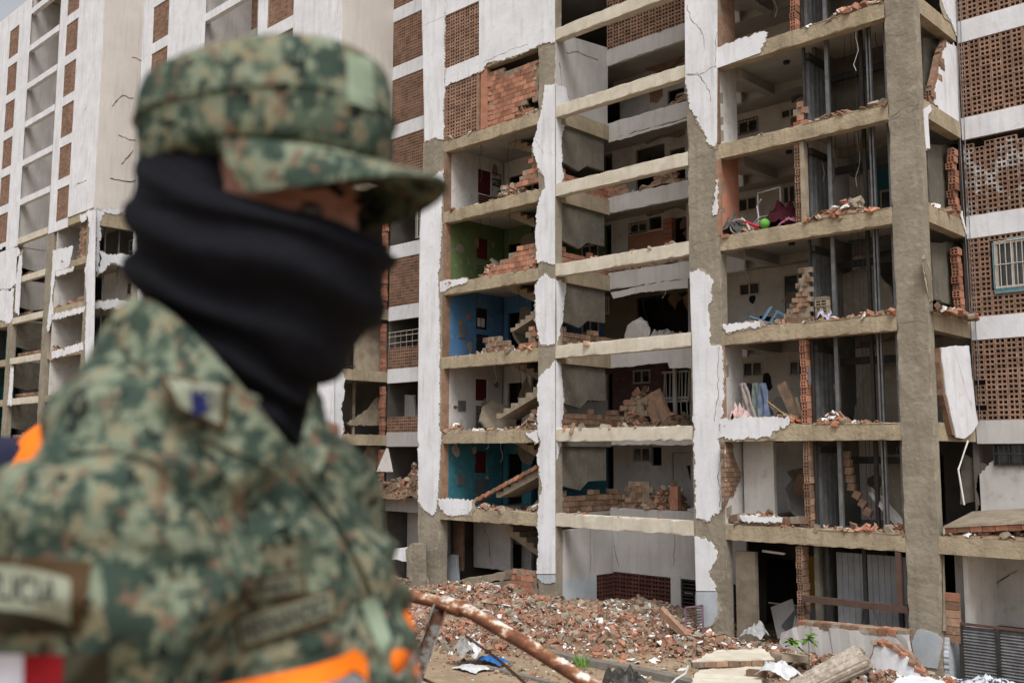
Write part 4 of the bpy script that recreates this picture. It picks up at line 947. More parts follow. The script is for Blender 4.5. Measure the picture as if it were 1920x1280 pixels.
# plaster left on the piers of the second tower
for cx0, cx1 in ((-19.79,-18.55), (-13.5,-12.7), (-7.04,-6.2)):
    z_ = .8
    while z_ < Lt(7)-1:
        h_ = random.uniform(1.5, 4.5); i0 = random.uniform(0, .25)
        pts = [(X2+cx0+i0, -.002, z_), (X2+cx1-random.uniform(0,.3), -.002, z_+random.uniform(-.2,.2)), (X2+cx1, -.002, z_+h_*.5), (X2+cx1-random.uniform(0,.2), -.002, z_+h_), (X2+cx0+random.uniform(0,.2), -.002, z_+h_-.3), (X2+cx0, -.002, z_+h_*.4)]
        MB().poly(flat(jag([Vector(p) for p in pts], .06, .1), 1, -.002), (0,-.028,0)).build('plaster', WHITE, T2); z_ += h_+random.uniform(.3, 2.2)
for k in range(1, 7):
    MB().box(X2-18.4, X2-13.6, 3.2, 3.3, Lt(k), Lb(k+1)+.3).build('inner_wall', [INTW, BLUE, INTW, GREEN, INTW, OLIVE][k-1], T2); MB().box(X2-12.7, X2-7.1, 4.4, 4.5, Lt(k), Lb(k+1)+.3).build('inner_wall', INTW if k % 2 else SALMD, T2)
# rubble along the open floor edges
ed = []
def edge(x0, x1, k, n, y0=.02, y1=.7, hh=.18, only=None, z=None, full=0):
    """debris along a floor edge: low mounds with pieces lying on them"""
    zz = Lt(k) if z is None else z
    hs_ = [(random.uniform(x0, x1), random.uniform(.25, .7), random.uniform(.3, 1.3)) for _ in range(max(1, int((x1-x0)/2.2)))]
    def hm(x, y):
        b = full+sum(a*math.exp(-((x-c)/w_)**2) for c, w_, a in hs_)
        f = min(1, max(0, (y-y0)/.25+.15))*min(1, max(0, (y1-y)/.3))*min(1, max(0, (x-x0)/.25+.1))*min(1, max(0, (x1-x)/.25+.1))
        return 1.35*hh*b*f*(1+.5*noise.noise(Vector((x*2.7, y*2.7, k))))
    if hh > .1:
        nx, ny = max(4, int((x1-x0)/.16)), max(3, int((y1-y0)/.16)); mb = MB()
        v = [(x0+(x1-x0)*i/nx, y0+(y1-y0)*j/ny) for j in range(ny+1) for i in range(nx+1)]
        mb.add([(x, y, zz-.03+hm(x, y)) for x, y in v], [(j*(nx+1)+i, j*(nx+1)+i+1, (j+1)*(nx+1)+i+1, (j+1)*(nx+1)+i) for j in range(ny) for i in range(nx)])
        mounds.add(mb.v, mb.f)
    for _ in range(int(n*1.9)):
        x, y = random.uniform(x0, x1), random.uniform(y0, y1)
        if random.random() < .5: hp__ = random.choice(hs_); x = min(x1, max(x0, random.gauss(hp__[0], hp__[1]*.6)))
        h = hm(x, y)
        if random.random() > .3+3*h: continue
        ed.append((only if only and random.random() < .7 else random.choice([BR, BR, BD, BD, CC, CC, PF]), Vector((x, y, zz+.0+h)), random.choice([.18,.25,.3,.4,.5,.65,.9,1.3])))
mounds = MB()
for k in range(1, 8): edge(-6.0, -.9, k, 150); edge(-3.3, -.9, k, 60, 0, .4, .2, BR)
for k in range(1, 7): edge(-18.3, -13.6, k, 130); edge(-16.6, -13.6, k, 170, .1, 1.6, .55)
for k in (1,2,3,4): edge(-12.6, -7.3, k, 40, .03, .28, .05); edge(-12.7, -9.5, k, 120, 3.0, 4.5, .5)
for k in (1,2,3,4,5,6): edge(-12.5, -7.2, k, 120, 2.97, 3.8, .3, z=Lt(k)+.1)
edge(-12.6,-10.4,1,260,2.97,4.6,.9,BD,z=Lt(1)+.1); edge(-12.6,-11.0,2,200,2.97,4.6,1.0,BD,z=Lt(2)+.1)
edge(.05, 3.4, 1, 420, .05, 2.8, .3, full=.3); edge(.0,.3,3,60,.1,2.8,.15); edge(-.3,0,4,40,.3,2.8,.12)
for k in (1,): edge(X2-4, X2-.1, k, 260, .2, 2.9, .6, full=.4); edge(X2, X2+5.4, k, 700, 2.0, 4.1, .8, full=.6)
for k in (2,3): edge(X2-3, X2-.05, k, 90, .3, 2.8, .25)
for k in range(1,7): edge(X3-5.6, X3-.9, k, 70, .05, .6, .25, BD); edge(X2-18.3, X2-13.6, k, 60, .05, 1.2, .3); edge(X2-6.0, X2-.9, k, 60, .05, 1.0, .3)
stuff('floor_rubble', ed); tag(mounds.build('debris_mounds', RMAT), kind='stuff')
# collapsed hollow brick slab on the ledge right of the corner pier
FS = empty('collapsed_slab', (1.8, 1.2, Lt(1)), 'collapsed hollow brick floor slab tilted on the ledge at the right edge', 'rubble')
mt_ = Matrix.Translation((1.9, 1.1, Lt(1)+.45)) @ Matrix.Rotation(R(-6), 4, 'Y') @ Matrix.Rotation(R(8), 4, 'X')
sb = MB()
for i in range(12):
    for j in range(4):
        pos = mt_ @ Matrix.Translation((-1.65+i*.3, -.75+j*.5, 0)) @ Matrix.Rotation(random.gauss(0,.03), 4, 'X')
        b = MB(); b.tbox(pos, .285, .47, .14, .03); b.build('hollow_brick', BRICK if random.random() < .7 else BRICKD, FS)
sb.tbox(mt_ @ Matrix.Translation((0,0,.1)), 3.6, 2.0, .05, .02); sb.build('topping', RUBC, FS)
# leaning white wall panel beside the corner pier
LP = tag(sheet(MB(), [(1765,651),(1790,648),(1817,648),(1820,680),(1824,715),(1830,770),(1834,794),(1822,812),(1808,822),(1793,820),(1775,740)], 0, .16, .05, .02), None) if False else None
lp = empty('leaning_wall_panel', (.2, 1.5, Lt(2)), 'white plastered wall panel torn loose and leaning beside the corner pier', 'wall panel')
sheet(MB(), [(1765,651),(1790,648),(1817,648),(1820,680),(1824,715),(1830,770),(1834,794),(1822,812),(1808,822),(1793,820),(1775,740)], 0, .16, .03, .02).build('plaster_face', WHITE, lp)
sheet(MB(), [(1761,652),(1790,649),(1816,650),(1823,716),(1832,794),(1807,824),(1786,815),(1768,740)], 0, .128, .15, .03).build('brick_core', BRICKD, lp)
ck = MB(); crack(ck, [(1790,655),(1797,680),(1806,712),(1812,735),(1822,760)], 0, .165, .012); tag(ck.build('crack', CRACK, lp), kind='stuff')

# ------------------------------------------------------------------ fallen walls and slabs in front of the building
def prism_px(px, z_or, axis, val, ext): 
    return None
def slab(name, label, cat, corners, thick, m_top, m_edge, amp=.04, edge_brick=True):
    """a fallen slab: top outline (world points), thickness down"""
    pts = [Vector(c) for c in corners]; c0 = sum(pts, Vector())/len(pts)
    n = Vector((0,0,0))
    for i in range(len(pts)): n += (pts[i]-c0).cross(pts[(i+1) % len(pts)]-c0)
    n.normalize()
    root = empty(name, c0 - n*thick, label, cat)
    MB().poly(jag(pts, amp, .12), -n*.035).build('plaster_face', m_top, root)
    MB().poly(jag([p - n*.037 for p in pts], amp, .12), -n*(thick-.04)).build('brick_core', m_edge, root)
    if edge_brick:
        for i in range(len(pts)):
            a, b = pts[i], pts[(i+1) % len(pts)]; L = (b-a).length; t = (b-a).normalized()
            out = t.cross(n)
            if out.dot(CAM-a) < 0: continue
            k = int(L/.27)
            for q in range(k):
                p = a.lerp(b, (q+.5)/k) - n*(thick*.55) - out*.03
                mx = Matrix((t, out, n)).transposed().to_4x4(); mx.translation = p
                bb = MB(); bb.tbox(mx, L/k-.018, .14, thick*.72, .06); bb.build('brick', random.choice([BRICKD, RUBC, BRICKD]), root)
    return root
def G(px, py, z): return P(px, py, 2, z)
slab('fallen_wall_panel', 'cream topped fallen wall panel with brick edge lying flat at the foot of the pier', 'wall panel', [G(1297,1238,.62), G(1452,1234,.62), G(1432,1216,.62), G(1345,1218,.62)], .17, CREAM, BRICKD)
slab('fallen_wall_panel', 'pale broken slab lying lowest below the cream brick edged panel at the bottom', 'wall panel', [G(1285,1300,.35), G(1415,1296,.42), G(1446,1246,.48), G(1312,1247,.42)], .13, CREAM, RUBC, edge_brick=False)
slab('fallen_wall_panel', 'bright white slab fragment at the bottom edge near the corner pier', 'wall panel', [G(1668,1292,.3), G(1790,1290,.3), G(1765,1276,.34), G(1722,1264,.36), G(1684,1270,.34)], .1, WHITE, RUBC, edge_brick=False)
# toppled grey painted wall lying on its side, brick courses on top
TW = empty('toppled_wall', (-2.6, -1.2, 0), 'long toppled wall with brick top edge and grey painted face before the lift shaft', 'wall')
yv = -1.0
a, b = P(1500,1172,1,yv), P(1700,1190,1,yv)
MB().poly(jag([(a.x-.55,yv,a.z-.25),(a.x,yv,a.z),(b.x,yv,b.z),(b.x+.12,yv,-.1),(a.x-.75,yv,-.1)], .03, .12), (0,.16,0)).build('painted_face', GREYW, TW)
n = 12
for i in range(n):
    t = (i+.5)/n; p = Vector((a.x-.1,0,a.z)).lerp(Vector((b.x,0,b.z)), t)
    for q in (0, 1):
        bb = MB(); bb.tbox(Matrix.Translation((p.x, yv+.1+q*.22, p.z+.02)) @ Matrix.Rotation(random.gauss(0,.05), 4, 'Y'), (b.x-a.x)/n*.95, .2, .16, .1); bb.build('brick', random.choice([BRICKD, RUBC, BRICK, BRICKD]), TW)
WP = empty('broken_wall_piece', (-1.0, -1.6, 0), 'pale blue white broken wall piece with crumbling brick edge left of the corner pier', 'wall')
yv = -1.5
pl_ = [(1620,1262),(1632,1236),(1638,1212),(1652,1206),(1676,1214),(1700,1230),(1716,1248),(1730,1274),(1700,1290),(1630,1290)]
sheet(MB(), pl_, 1, yv, .03, .02).build('painted_face', WHITE, WP)
sheet(MB(), [(x+ (6 if i > 3 else 0), y-6) for i, (x, y) in enumerate(pl_)], 1, yv+.032, .16, .04).build('brick_core', BRICKD, WP)
for i in range(7):
    t = i/6; p = P(1640+t*85, 1203+t*t*52, 1, yv+.05); bb = MB(); bb.tbox(Matrix.Translation(p) @ rot(.3), .24, .16, .1, .15); bb.build('brick', random.choice([BRICK, BRICKD, RUBC]), WP)
for i, (x, y, w_, z_) in enumerate(((1600,1238,.9,.45),(1690,1262,.8,.3),(1480,1232,1.0,.5),(1420,1262,.5,.45))):
    o = MB(); o.tbox(Matrix.Translation(G(x,y,z_)) @ Matrix.Rotation(R(20+30*i),4,'Z') @ Matrix.Rotation(R(8),4,'Y'), w_, .42, .17, .12)
    tag(o.build('masonry_block', [RUBC, BRICKD, RUBC, BRICKD][i]), ['tan block of mortared bricks right of the weathered column', 'reddish masonry block in front of the pale broken wall piece', 'tan flat masonry block behind the sapling', 'dusty masonry block left of the sapling'][i], 'rubble')
# weathered fluted column lying down
FC = empty('fallen_column', (-2.6, -2.6, 0), 'weathered pale fluted column shaft lying tilted in the rubble by the sapling', 'column')
a, b = P(1480,1300,1,-3.1), P(1618,1232,1,-2.0)
ax = (b-a).normalized(); u_ = ax.cross(Vector((0,0,1))).normalized(); v_ = ax.cross(u_); rings = []
for t in (0, .15, .3, .45, .6, .75, .9, 1.0):
    r = .25+.09*t; c = a.lerp(b, t)
    rings.append([c + (u_*math.cos(q*2*math.pi/48)+v_*math.sin(q*2*math.pi/48))*r*(1-.055*(q % 4 == 0))*(1+.03*noise.noise(Vector((q*.5,t*4,0)))) for q in range(48)])
COLM = mat('weathered_column_plaster', (.50,.45,.39), (.26,.21,.16), 7, bump=.6, bscale=40, c3=(.18,.14,.11))
MB().loft(rings).build('column_shaft', COLM, FC)
bb = MB(); 
for i in range(16): bb.tbox(Matrix.Translation(b+ax*.02+u_*random.uniform(-.22,.22)+v_*random.uniform(-.22,.22)) @ rot(), .14,.12,.1,.3)
bb.build('broken_end', RUBC, FC)
# sapling
SP = empty('sapling', G(1555,1252,.5), 'small green sapling with broad leaves growing from the rubble', 'plant')
LEAF = mat('fresh_leaf', (.13,.26,.03), (.07,.16,.02), 9, rough=.5, spec=.4, island=.35); BARK = mat('sapling_bark', (.16,.12,.08), None, 20)
sb = P(1517,1255,1,-2.4); t1 = P(1516,1192,1,-2.4); t2 = P(1486,1200,1,-2.5); jn = P(1517,1222,1,-2.4)
SP.location = sb; ORG[SP.name] = sb.copy()
MB().tube([sb, jn, t1], [.016,.012,.007], 5).build('stem', BARK, SP); MB().tube([jn+Vector((0,0,-.1)), t2], [.01,.006], 5).build('stem', BARK, SP)
def leaf(p, d, L, wd):
    d = d.normalized(); s_ = d.cross(Vector((0,0,1))).normalized(); nn = s_.cross(d); mb = MB(); prof = [(0,.03),(.25,.6),(.55,1.0),(.8,.75),(1,.05)]
    v = []; 
    for t, w_ in prof: c = p + d*L*t - Vector((0,0,1))*L*.25*t*t; v += [c - s_*wd*w_ + nn*wd*.25*w_, c, c + s_*wd*w_ + nn*wd*.25*w_]
    f = []
    for i in range(4): f += [(i*3,i*3+1,i*3+4,i*3+3), (i*3+1,i*3+2,i*3+5,i*3+4)]
    mb.add(v, f); mb.build('leaf', LEAF, SP)
for base, n, L in ((t1, 14, .26), (t2, 18, .29)):
    for i in range(n):
        an = i*2.4; el = random.uniform(-.5, .9); leaf(base+Vector((0,0,-.03*(i % 5))), Vector((math.cos(an), math.sin(an), el)), L*random.uniform(.7,1.1), .07)
for i in range(60):
    pass
# weeds by the kerb
wd_ = MB()
for i in range(90):
    p = G(random.uniform(1078,1102), random.uniform(1240,1252), .1); 
    wd_.add([p, p+Vector((random.gauss(0,.08),random.gauss(0,.08),random.uniform(.08,.28))), p+Vector((.02,.02,0))], [(0,1,2)])
tag(wd_.build('weeds', LEAF), 'tuft of green weeds growing along the kerb', 'weeds', kind='stuff')
def cloth(name, label, cat, c, sx, sy, h, m, seed=0, group=None, n=14, parent=None):
    """crumpled lump of cloth or plastic"""
    mb = MB(); v = []
    for j in range(n+1):
        for i in range(n+1):
            u, w_ = i/n*2-1, j/n*2-1; r = 1+.35*noise.noise(Vector((u*1.3+seed, w_*1.3, 4)))
            e = max(0, 1-(u*u+w_*w_)*.55); z = h*e*(.55+.9*abs(noise.noise(Vector((u*2.3+seed*3, w_*2.3, 1))))+.25*noise.noise(Vector((u*6+seed, w_*6, 2))))
            v.append((c[0]+u*sx*r, c[1]+w_*sy*r, c[2]+z-.02))
    mb.add(v, [(j*(n+1)+i, j*(n+1)+i+1, (j+1)*(n+1)+i+1, (j+1)*(n+1)+i) for j in range(n) for i in range(n)])
    o = mb.build(name, m, parent, True)
    return tag(o, label, cat, group) if not parent else o
PLAS = mat('white_plastic', (.62,.62,.63), (.48,.48,.5), 6, rough=.4, spec=.4); TARP = mat('blue_tarp', (.03,.16,.45), (.02,.10,.3), 6, rough=.4)
CHAR = mat('charred_sheet', (.018,.017,.017), (.05,.045,.04), 4, rough=.45, spec=.3, c3=(.16,.12,.07))
cloth('plastic_bag', 'crumpled white plastic bag in the rubble beside the blue tarp scrap', 'bag', G(888,1226,.25), .35, .3, .45, PLAS, 1)
cloth('tarp_scrap', 'bright blue tarp scrap lying in the rubble behind the rusty railing', 'tarp', G(925,1238,.12), .5, .25, .16, TARP, 2)
cloth('plastic_bag', 'grey plastic bag heap left of the blue tarp scrap', 'bag', G(866,1226,.3), .28, .25, .5, mat('grey_plastic', (.3,.29,.28), (.18,.17,.16), 6, rough=.5), 3)
cloth('paper_sheet', 'white paper litter on the soil in front of the blue tarp scrap', 'paper', G(885,1252,.05), .45, .3, .12, PLAS, 4)
cloth('plastic_bag', 'white plastic bag at the bottom beneath the sapling', 'bag', G(1458,1264,.55), .42, .3, .4, PLAS, 5)
cloth('plastic_bag', 'translucent grey plastic heap at the doorway beside the pier', 'bag', P(1418,1192,1,-.4), .32, .3, .4, mat('dusty_film', (.36,.36,.36), (.25,.25,.25), 5, rough=.4), 6)
cloth('charred_sheet', 'black crumpled charred sheet at the bottom in front of the rubble heap', 'sheet', G(1172,1292,.25), .6, .35, .5, CHAR, 7)
cloth('printed_bag', 'white bag with dark printing at the bottom right by the gate', 'bag', G(1862,1290,.3), .6, .35, .3, mat('printed_plastic', (.55,.58,.62), (.05,.06,.08), 9, rough=.4, th=(.5,.54)), 8)
# plaster sheets and the grille on the heap
for i, (x, y, z_, s_, lab) in enumerate(((1205,1140,1.1,.5,'large pale blue plaster sheet high on the heap in the recess'), (1250,1155,.9,.45,'pale blue broken plaster sheet leaning by the wooden beam'), (745,1140,.9,.75,'long white plaster sheet beside the rusty railing end'), (1008,1172,.5,.4,'white oval plaster piece left of the bare pier foot'))):
    p = S(x, y, (P(x,y,1,0)-CAM).dot(FW)+(1.2 if i < 2 else -.6)); g_ = gz(p.x, p.y)
    mx = Matrix.Translation(p) @ Matrix.Rotation(R(40*i),4,'Z') @ Matrix.Rotation(R(35),4,'X')
    pts = [mx @ Vector((math.cos(q*.7)*s_*(1 if q % 2 else .8), math.sin(q*.7)*s_*.6, 0)) for q in range(9)]
    mb = MB(); mb.poly(jag(pts, .04, .1), (mx.to_3x3() @ Vector((0,0,-.04)))); tag(mb.build('plaster_sheet', [DADO,DADO,WHITE,WHITE][i]), lab, 'plaster')
VG = empty('vent_grille', P(1302,1170,1,-.35), 'tilted plum framed vent grille leaning against the middle pier', 'grille')
VM = mat('plum_frame', (.18,.11,.14), None, 5)
mx = Matrix.Translation(P(1302,1168,1,-.3)) @ Matrix.Rotation(R(-12),4,'Y') @ Matrix.Rotation(R(-15),4,'X'); f = MB()
for q in ((-.3,0,.05,1.0),(.3,0,.05,1.0)): f.tbox(mx @ Matrix.Translation((q[0],0,0)), .05,.05,1.0)
for z in (-.48,.48): f.tbox(mx @ Matrix.Translation((0,0,z)), .65,.05,.05)
f.build('grille_frame', VM, VG)
for i in range(11): MB().tbox(mx @ Matrix.Translation((0,.01,-.42+i*.084)), .56,.02,.03).build('grille_slat', STEELB, VG)
tag(MB().tbox(Matrix.Translation(P(1275,1180,1,-.8)) @ Matrix.Rotation(R(48),4,'Y') @ Matrix.Rotation(R(20),4,'Z'), 1.5,.2,.2,.1).build('wooden_beam', BRICKD), 'tilted brick red beam sliding down the heap by the grille', 'beam')
tag(MB().tube([G(1250,1290,.3), G(1268,1272,.4), G(1285,1262,.5), G(1290,1248,.55)], .025, 6).build('bent_pipe', PLAS), 'thin white bent pipe at the bottom below the heap', 'pipe')
# porch slab pieces and rubble at the stairs, ground floor
for i, (q, val) in enumerate((([(866,1085),(915,1078),(948,1068),(945,1086),(905,1092),(868,1105)], -.3), ([(872,1098),(940,1090),(938,1108),(888,1118),(874,1118)], -.5))):
    tag(sheet(MB(), q, 1, val, .9, .05).build('broken_slab', RUBC), ['thick broken slab edge piled before the ground floor stairs, upper one', 'lower grey slab block under the piled slab edge by the stairs'][i], 'rubble')
tag(sheet(MB(), [(820,1098),(842,1092),(848,1110),(822,1115)], 1, -.6, .35, .02).build('concrete_trough', RUBC), 'small hollow concrete box standing at the foot of the stair rubble', 'box')
PO = empty('broken_porch', (-22.5, -.6, 0), 'broken plastered porch frame standing left of the pale ground floor pier', 'wall')
sheet(MB(), [(718,1030),(770,1026),(778,1046),(762,1052),(716,1044)], 1, -.6, .3, .03).build('lintel', WHITE, PO)
sheet(MB(), [(760,1030),(772,1018),(783,1020),(786,1110),(770,1115)], 1, -.7, .4, .02).build('jamb', CONC, PO)
sheet(MB(), [(708,1046),(716,1046),(716,1120),(708,1120)], 1, -.6, .2, .02).build('jamb', GREYW, PO)

# ---- belongings left in the open rooms
def fx(px, py, y): return P(px, py, 1, y)
f4, f3, f2, f1 = Lt(4), Lt(3), Lt(2), Lt(1)
CL = lambda n, c, c2=None: mat(n, c, c2 or tuple(x*.6 for x in c), 5, island=.0)
cloth('clothes_heap', 'dark heap of clothes at the left end of the salmon walled room', 'clothes', (-5.85,.45,f4), .35,.35,.75, CL('dark_clothes',(.04,.045,.045),(.1,.09,.08)), 11)
cloth('clothes_heap', 'tan and orange heap of clothes on the salmon room floor', 'clothes', (-5.55,.6,f4), .4,.35,.45, CL('tan_clothes',(.3,.16,.08),(.1,.1,.1)), 12)
cloth('blanket', 'dark red blanket heaped in the salmon walled room', 'blanket', (-4.35,.9,f4), .75,.5,1.0, CL('maroon_blanket',(.05,.006,.012)), 13)
cloth('pink_cushion', 'pink cushion lying in front of the dark red blanket', 'cushion', (-3.95,.35,f4+.1), .25,.2,.25, CL('pink_fabric',(.3,.1,.15)), 14)
bl = MB(); 
rr = [[(-4.75+.15*math.cos(t)*math.sin(f), .3+.15*math.sin(t)*math.sin(f), f4+.22+.15*math.cos(f)) for t in [q*math.pi/6 for q in range(12)]] for f in [.15+q*.47 for q in range(7)]]
bl.loft(rr); tag(bl.build('ball', CL('green_ball',(.14,.40,.07),(.1,.3,.05)), None, True), 'bright green ball lying on the salmon room floor edge', 'ball')
TR = empty('tricycle', (-5.3,.5,f4), 'white and red toy tricycle toppled on the salmon room floor', 'tricycle')
WPT = CL('white_tube',(.5,.48,.46)); RPT = CL('red_plastic',(.45,.03,.05))
MB().tube([(-5.75,.35,f4+.1),(-5.7,.33,f4+.4),(-5.5,.3,f4+.5),(-5.35,.3,f4+.35),(-5.25,.3,f4+.1)], .035, 6).build('fork', WPT, TR)
MB().tube([(-5.3,.3,f4+.15),(-5.0,.4,f4+.45),(-5.05,.4,f4+.8),(-4.9,.4,f4+1.0)], .025, 6).build('handlebar', WPT, TR)
MB().tube([(-5.45,.3,f4+.4),(-4.95,.35,f4+.15)], .05, 6).build('frame', RPT, TR)
def wheel(c, r, m, par):
    MB().tube([(c[0]+r*math.cos(q*math.pi/8), c[1]+.1*math.cos(q*math.pi/8), c[2]+r*math.sin(q*math.pi/8)) for q in range(17)], .03, 6).build('wheel', m, par)
wheel((-5.6,.25,f4+.25), .22, CL('grey_tyre',(.3,.28,.26)), TR); wheel((-4.95,.45,f4+.2), .14, CL('grey_tyre',(.3,.28,.26)), TR)
CR = empty('chair_frame', (-5.0,1.0,f4), 'thin white metal frame standing beside the dark red blanket', 'chair')
for s_ in (0,.75): MB().tube([(-5.3+s_,.9,f4),(-5.3+s_,.9,f4+1.35+.05*s_)], .022, 5).build('leg', WPT, CR)
MB().tube([(-5.3,.9,f4+1.35),(-4.55,.9,f4+1.4)], .022, 5).build('backrest_rail', WPT, CR); MB().tube([(-5.3,.9,f4+.6),(-4.55,.9,f4+.6)], .022, 5).build('seat_rail', WPT, CR)
# blue plastic chair on its side, third floor
BC = empty('plastic_chair', (-4.6,.6,f3), 'blue plastic chair toppled over on the third floor rubble', 'chair')
BPM = mat('blue_plastic', (.10,.20,.30), (.08,.16,.25), 4, rough=.5, spec=.4)
mx = Matrix.Translation((-4.7,.55,f3+.3)) @ Matrix.Rotation(R(28),4,'Z') @ Matrix.Rotation(R(-58),4,'Y') @ Matrix.Rotation(R(10),4,'X')
def tb(t, sx, sy, sz, nme, j=.02, rx=0): MB().tbox(mx @ Matrix.Translation(t) @ Matrix.Rotation(R(rx),4,'Y'), sx, sy, sz, j).build(nme, BPM, BC)
tb((0,0,0),.46,.46,.04,'seat'); tb((-.27,0,.3),.04,.46,.62,'backrest',.02,-12)
for x in (-.2,.2):
    for y in (-.2,.2): tb((x,y,-.22),.05,.05,.42,'leg')
for y in (-.24,.24): tb((0,y,.22),.44,.05,.04,'armrest')
cloth('sack', 'pale lilac sack slumped by the brick stub on the third floor', 'sack', (-3.0,.35,f3), .2,.2,.55, CL('lilac_sack',(.5,.47,.6)), 15)
# second floor clothes and planks
for i, (px, c, lab) in enumerate(((1392,(.42,.36,.34),'pale striped cloth hanging at the left of the second floor room'), (1414,(.2,.25,.23),'grey green trousers hanging between the pale cloth and blue jeans'), (1428,(.16,.2,.3),'faded blue jeans hanging right of the grey green trousers'), (1402,(.03,.03,.035),'black jacket hung behind the pale striped cloth'))):
    a = fx(px, 718, .45+.25*(i == 3)); mb = MB(); v = []
    for j in range(9):
        for q in range(7):
            t = j/8; u = q/6-.5; v.append((a.x+u*(.22+.18*t)+(.28*t if i == 0 else .04*t), a.y+.07*math.sin(q*2.1+i)+.04*math.sin(j+q), a.z-t*(1.05 if i != 3 else .6)))
    mb.add(v, [(j*7+q, j*7+q+1, (j+1)*7+q+1, (j+1)*7+q) for j in range(8) for q in range(6)]); tag(mb.build('hanging_clothes', CL('cloth%s' % 'abcd'[i], c), None, True), lab, 'clothes', None)
cloth('sack', 'reddish patterned sack on the second floor under the hanging clothes', 'sack', (-5.75,.3,f2), .3,.3,.75, mat('patterned_sack', (.42,.2,.2), (.5,.45,.42), 14), 16)
cloth('clothes_heap', 'white linen heap spilling over the second floor rubble edge', 'clothes', (-5.2,.2,f2+.05), .4,.2,.2, PLAS, 17)
tag(MB().tbox(Matrix.Translation((-4.2,.5,f2+.6)) @ Matrix.Rotation(R(-24),4,'Y'), .3,.05,1.3,.03).build('plank', CL('plank_wood',(.24,.17,.12))), 'wide grey brown plank leaning in the second floor room', 'plank')
tag(MB().tbox(Matrix.Translation((-3.9,.5,f2+.4)) @ Matrix.Rotation(R(-14),4,'Y'), .1,.05,.8,.03).build('plank', CL('pale_wood',(.32,.27,.2))), 'narrow pale plank beside the wide leaning plank', 'plank')
tag(MB().tube([(-4.8,.25,f2+.7),(-4.0,.2,f2+.12)], .02, 5).build('broom_handle', CL('yellow_wood',(.4,.25,.1))), 'thin yellow stick lying across the second floor debris', 'stick')
tag(MB().tbox(Matrix.Translation((-3.75,.3,f2+.12)) @ rot(.2), .35,.15,.06,.1).build('orange_toy', CL('orange_plastic',(.6,.15,.03))), 'small orange plastic object on the second floor edge', 'toy')
MB().tbox(Matrix.Translation((-3.42,.2,f2+1.35)), .07,.06,.5).build('conduit_box', STEEL, T1)
for i, (x, z_) in enumerate(((-3.5,f2+1.1),(-4.0,f1+1.0))):
    tag(MB().tbox(Matrix.Translation((x-.3,1.6,z_)) @ Matrix.Rotation(R(30),4,'Y') @ Matrix.Rotation(R(20),4,'X'), .9,.12,.6,.2).build('masonry_block', BRICKD), ['tumbled brick chunk wedged in the second floor doorway','tumbled brick chunk in the first floor doorway'][i], 'rubble')
# first floor hollow brick wall lying along the edge
LW = empty('fallen_brick_row', (-5,.3,f1), 'row of hollow bricks lying along the first floor edge', 'bricks')
for i in range(9):
    MB().tbox(Matrix.Translation((-5.9+i*.28,.22,f1+.16+.05*math.sin(i))) @ Matrix.Rotation(random.gauss(0,.12),4,'Y'), .27,.24,.2,.05).build('hollow_brick', [BRICKD, RUBC][i % 2], LW)
for i in range(8):
    mxx = Matrix.Translation((-2.75+.03*i+(.0 if i < 5 else (i-4)*.12), .9, f1+2.0-i*.22)) @ Matrix.Rotation(R(4 if i < 5 else 28),4,'Y'); tag(MB().tbox(mxx, .2,.16,.2,.08).build('hanging_brick', BRICKD), 'strip of hollow bricks still hanging in the first floor lift shaft', 'brick', 'hanging brick strip')
cloth('plaster_heap', 'grey plastic sheeting and plaster heap on the third floor recess edge', 'debris', (-10.4,3.3,f3+.1), .8,.4,.7, mat('grey_sheeting', (.3,.29,.27), (.2,.19,.18), 4), 18)
cloth('fallen_ceiling', 'pale fallen plaster board at the right of the third floor recess', 'plaster', (-8.3,3.3,f3+.15), .8,.3,.35, INTW, 19)
tag(MB().poly(jag([(-12.5,3.4,f3),(-12.2,3.4,f3+1.0),(-11.6,3.4,f3+1.25),(-11.2,3.4,f3+.8),(-11.35,3.4,f3)], .06,.15),(0,.06,0)).build('plaster_sheet', GREYW), 'grey broken plaster sheet leaning under the hanging stair wall on the third floor', 'plaster')
brick_region(T1, None, 3.1, .3, .19, m=BRICKD, world=[(-12.3,f1+.1),(-10.9,f1+.1),(-11.0,f1+.95),(-11.9,f1+1.0)], jit=.03)
brick_region(T1, None, 3.1, .34, .2, m=BRICKD, world=[(-12.5,f2+.1),(-11.2,f2+.1),(-11.3,f2+1.0),(-12.0,f2+1.15)], jit=.04)
tag(MB().tbox(Matrix.Translation((-10.8,3.3,f2+.7)) @ Matrix.Rotation(R(-28),4,'Y'), .75,.2,1.3,.08).build('masonry_block', BRICKD), 'large brick wall chunk tilted on the plum walled floor of the recess', 'rubble')
tag(MB().tbox(Matrix.Translation((P(1266,928,1,3.2).x,3.2,f1+.5)), .34,.2,.8,.06).build('brick_stub', BRICK), 'small upright brick stub before the white door in the recess', 'bricks')
tag(MB().tbox(Matrix.Translation((-8.7,2.9,Lt(6)+.0)) @ Matrix.Rotation(R(18),4,'Y'), .28,.2,.75,.2).build('hanging_chunk', BRICKD), 'brick chunk hanging over the upper recess parapet', 'rubble')
tag(MB().tbox(Matrix.Translation((-10.6,3.2,f2+.3)) @ Matrix.Rotation(R(-25),4,'Y'), .05,.05,1.3).build('bent_rail', STEEL), 'thin grey rail leaning in the plum walled room', 'rail')
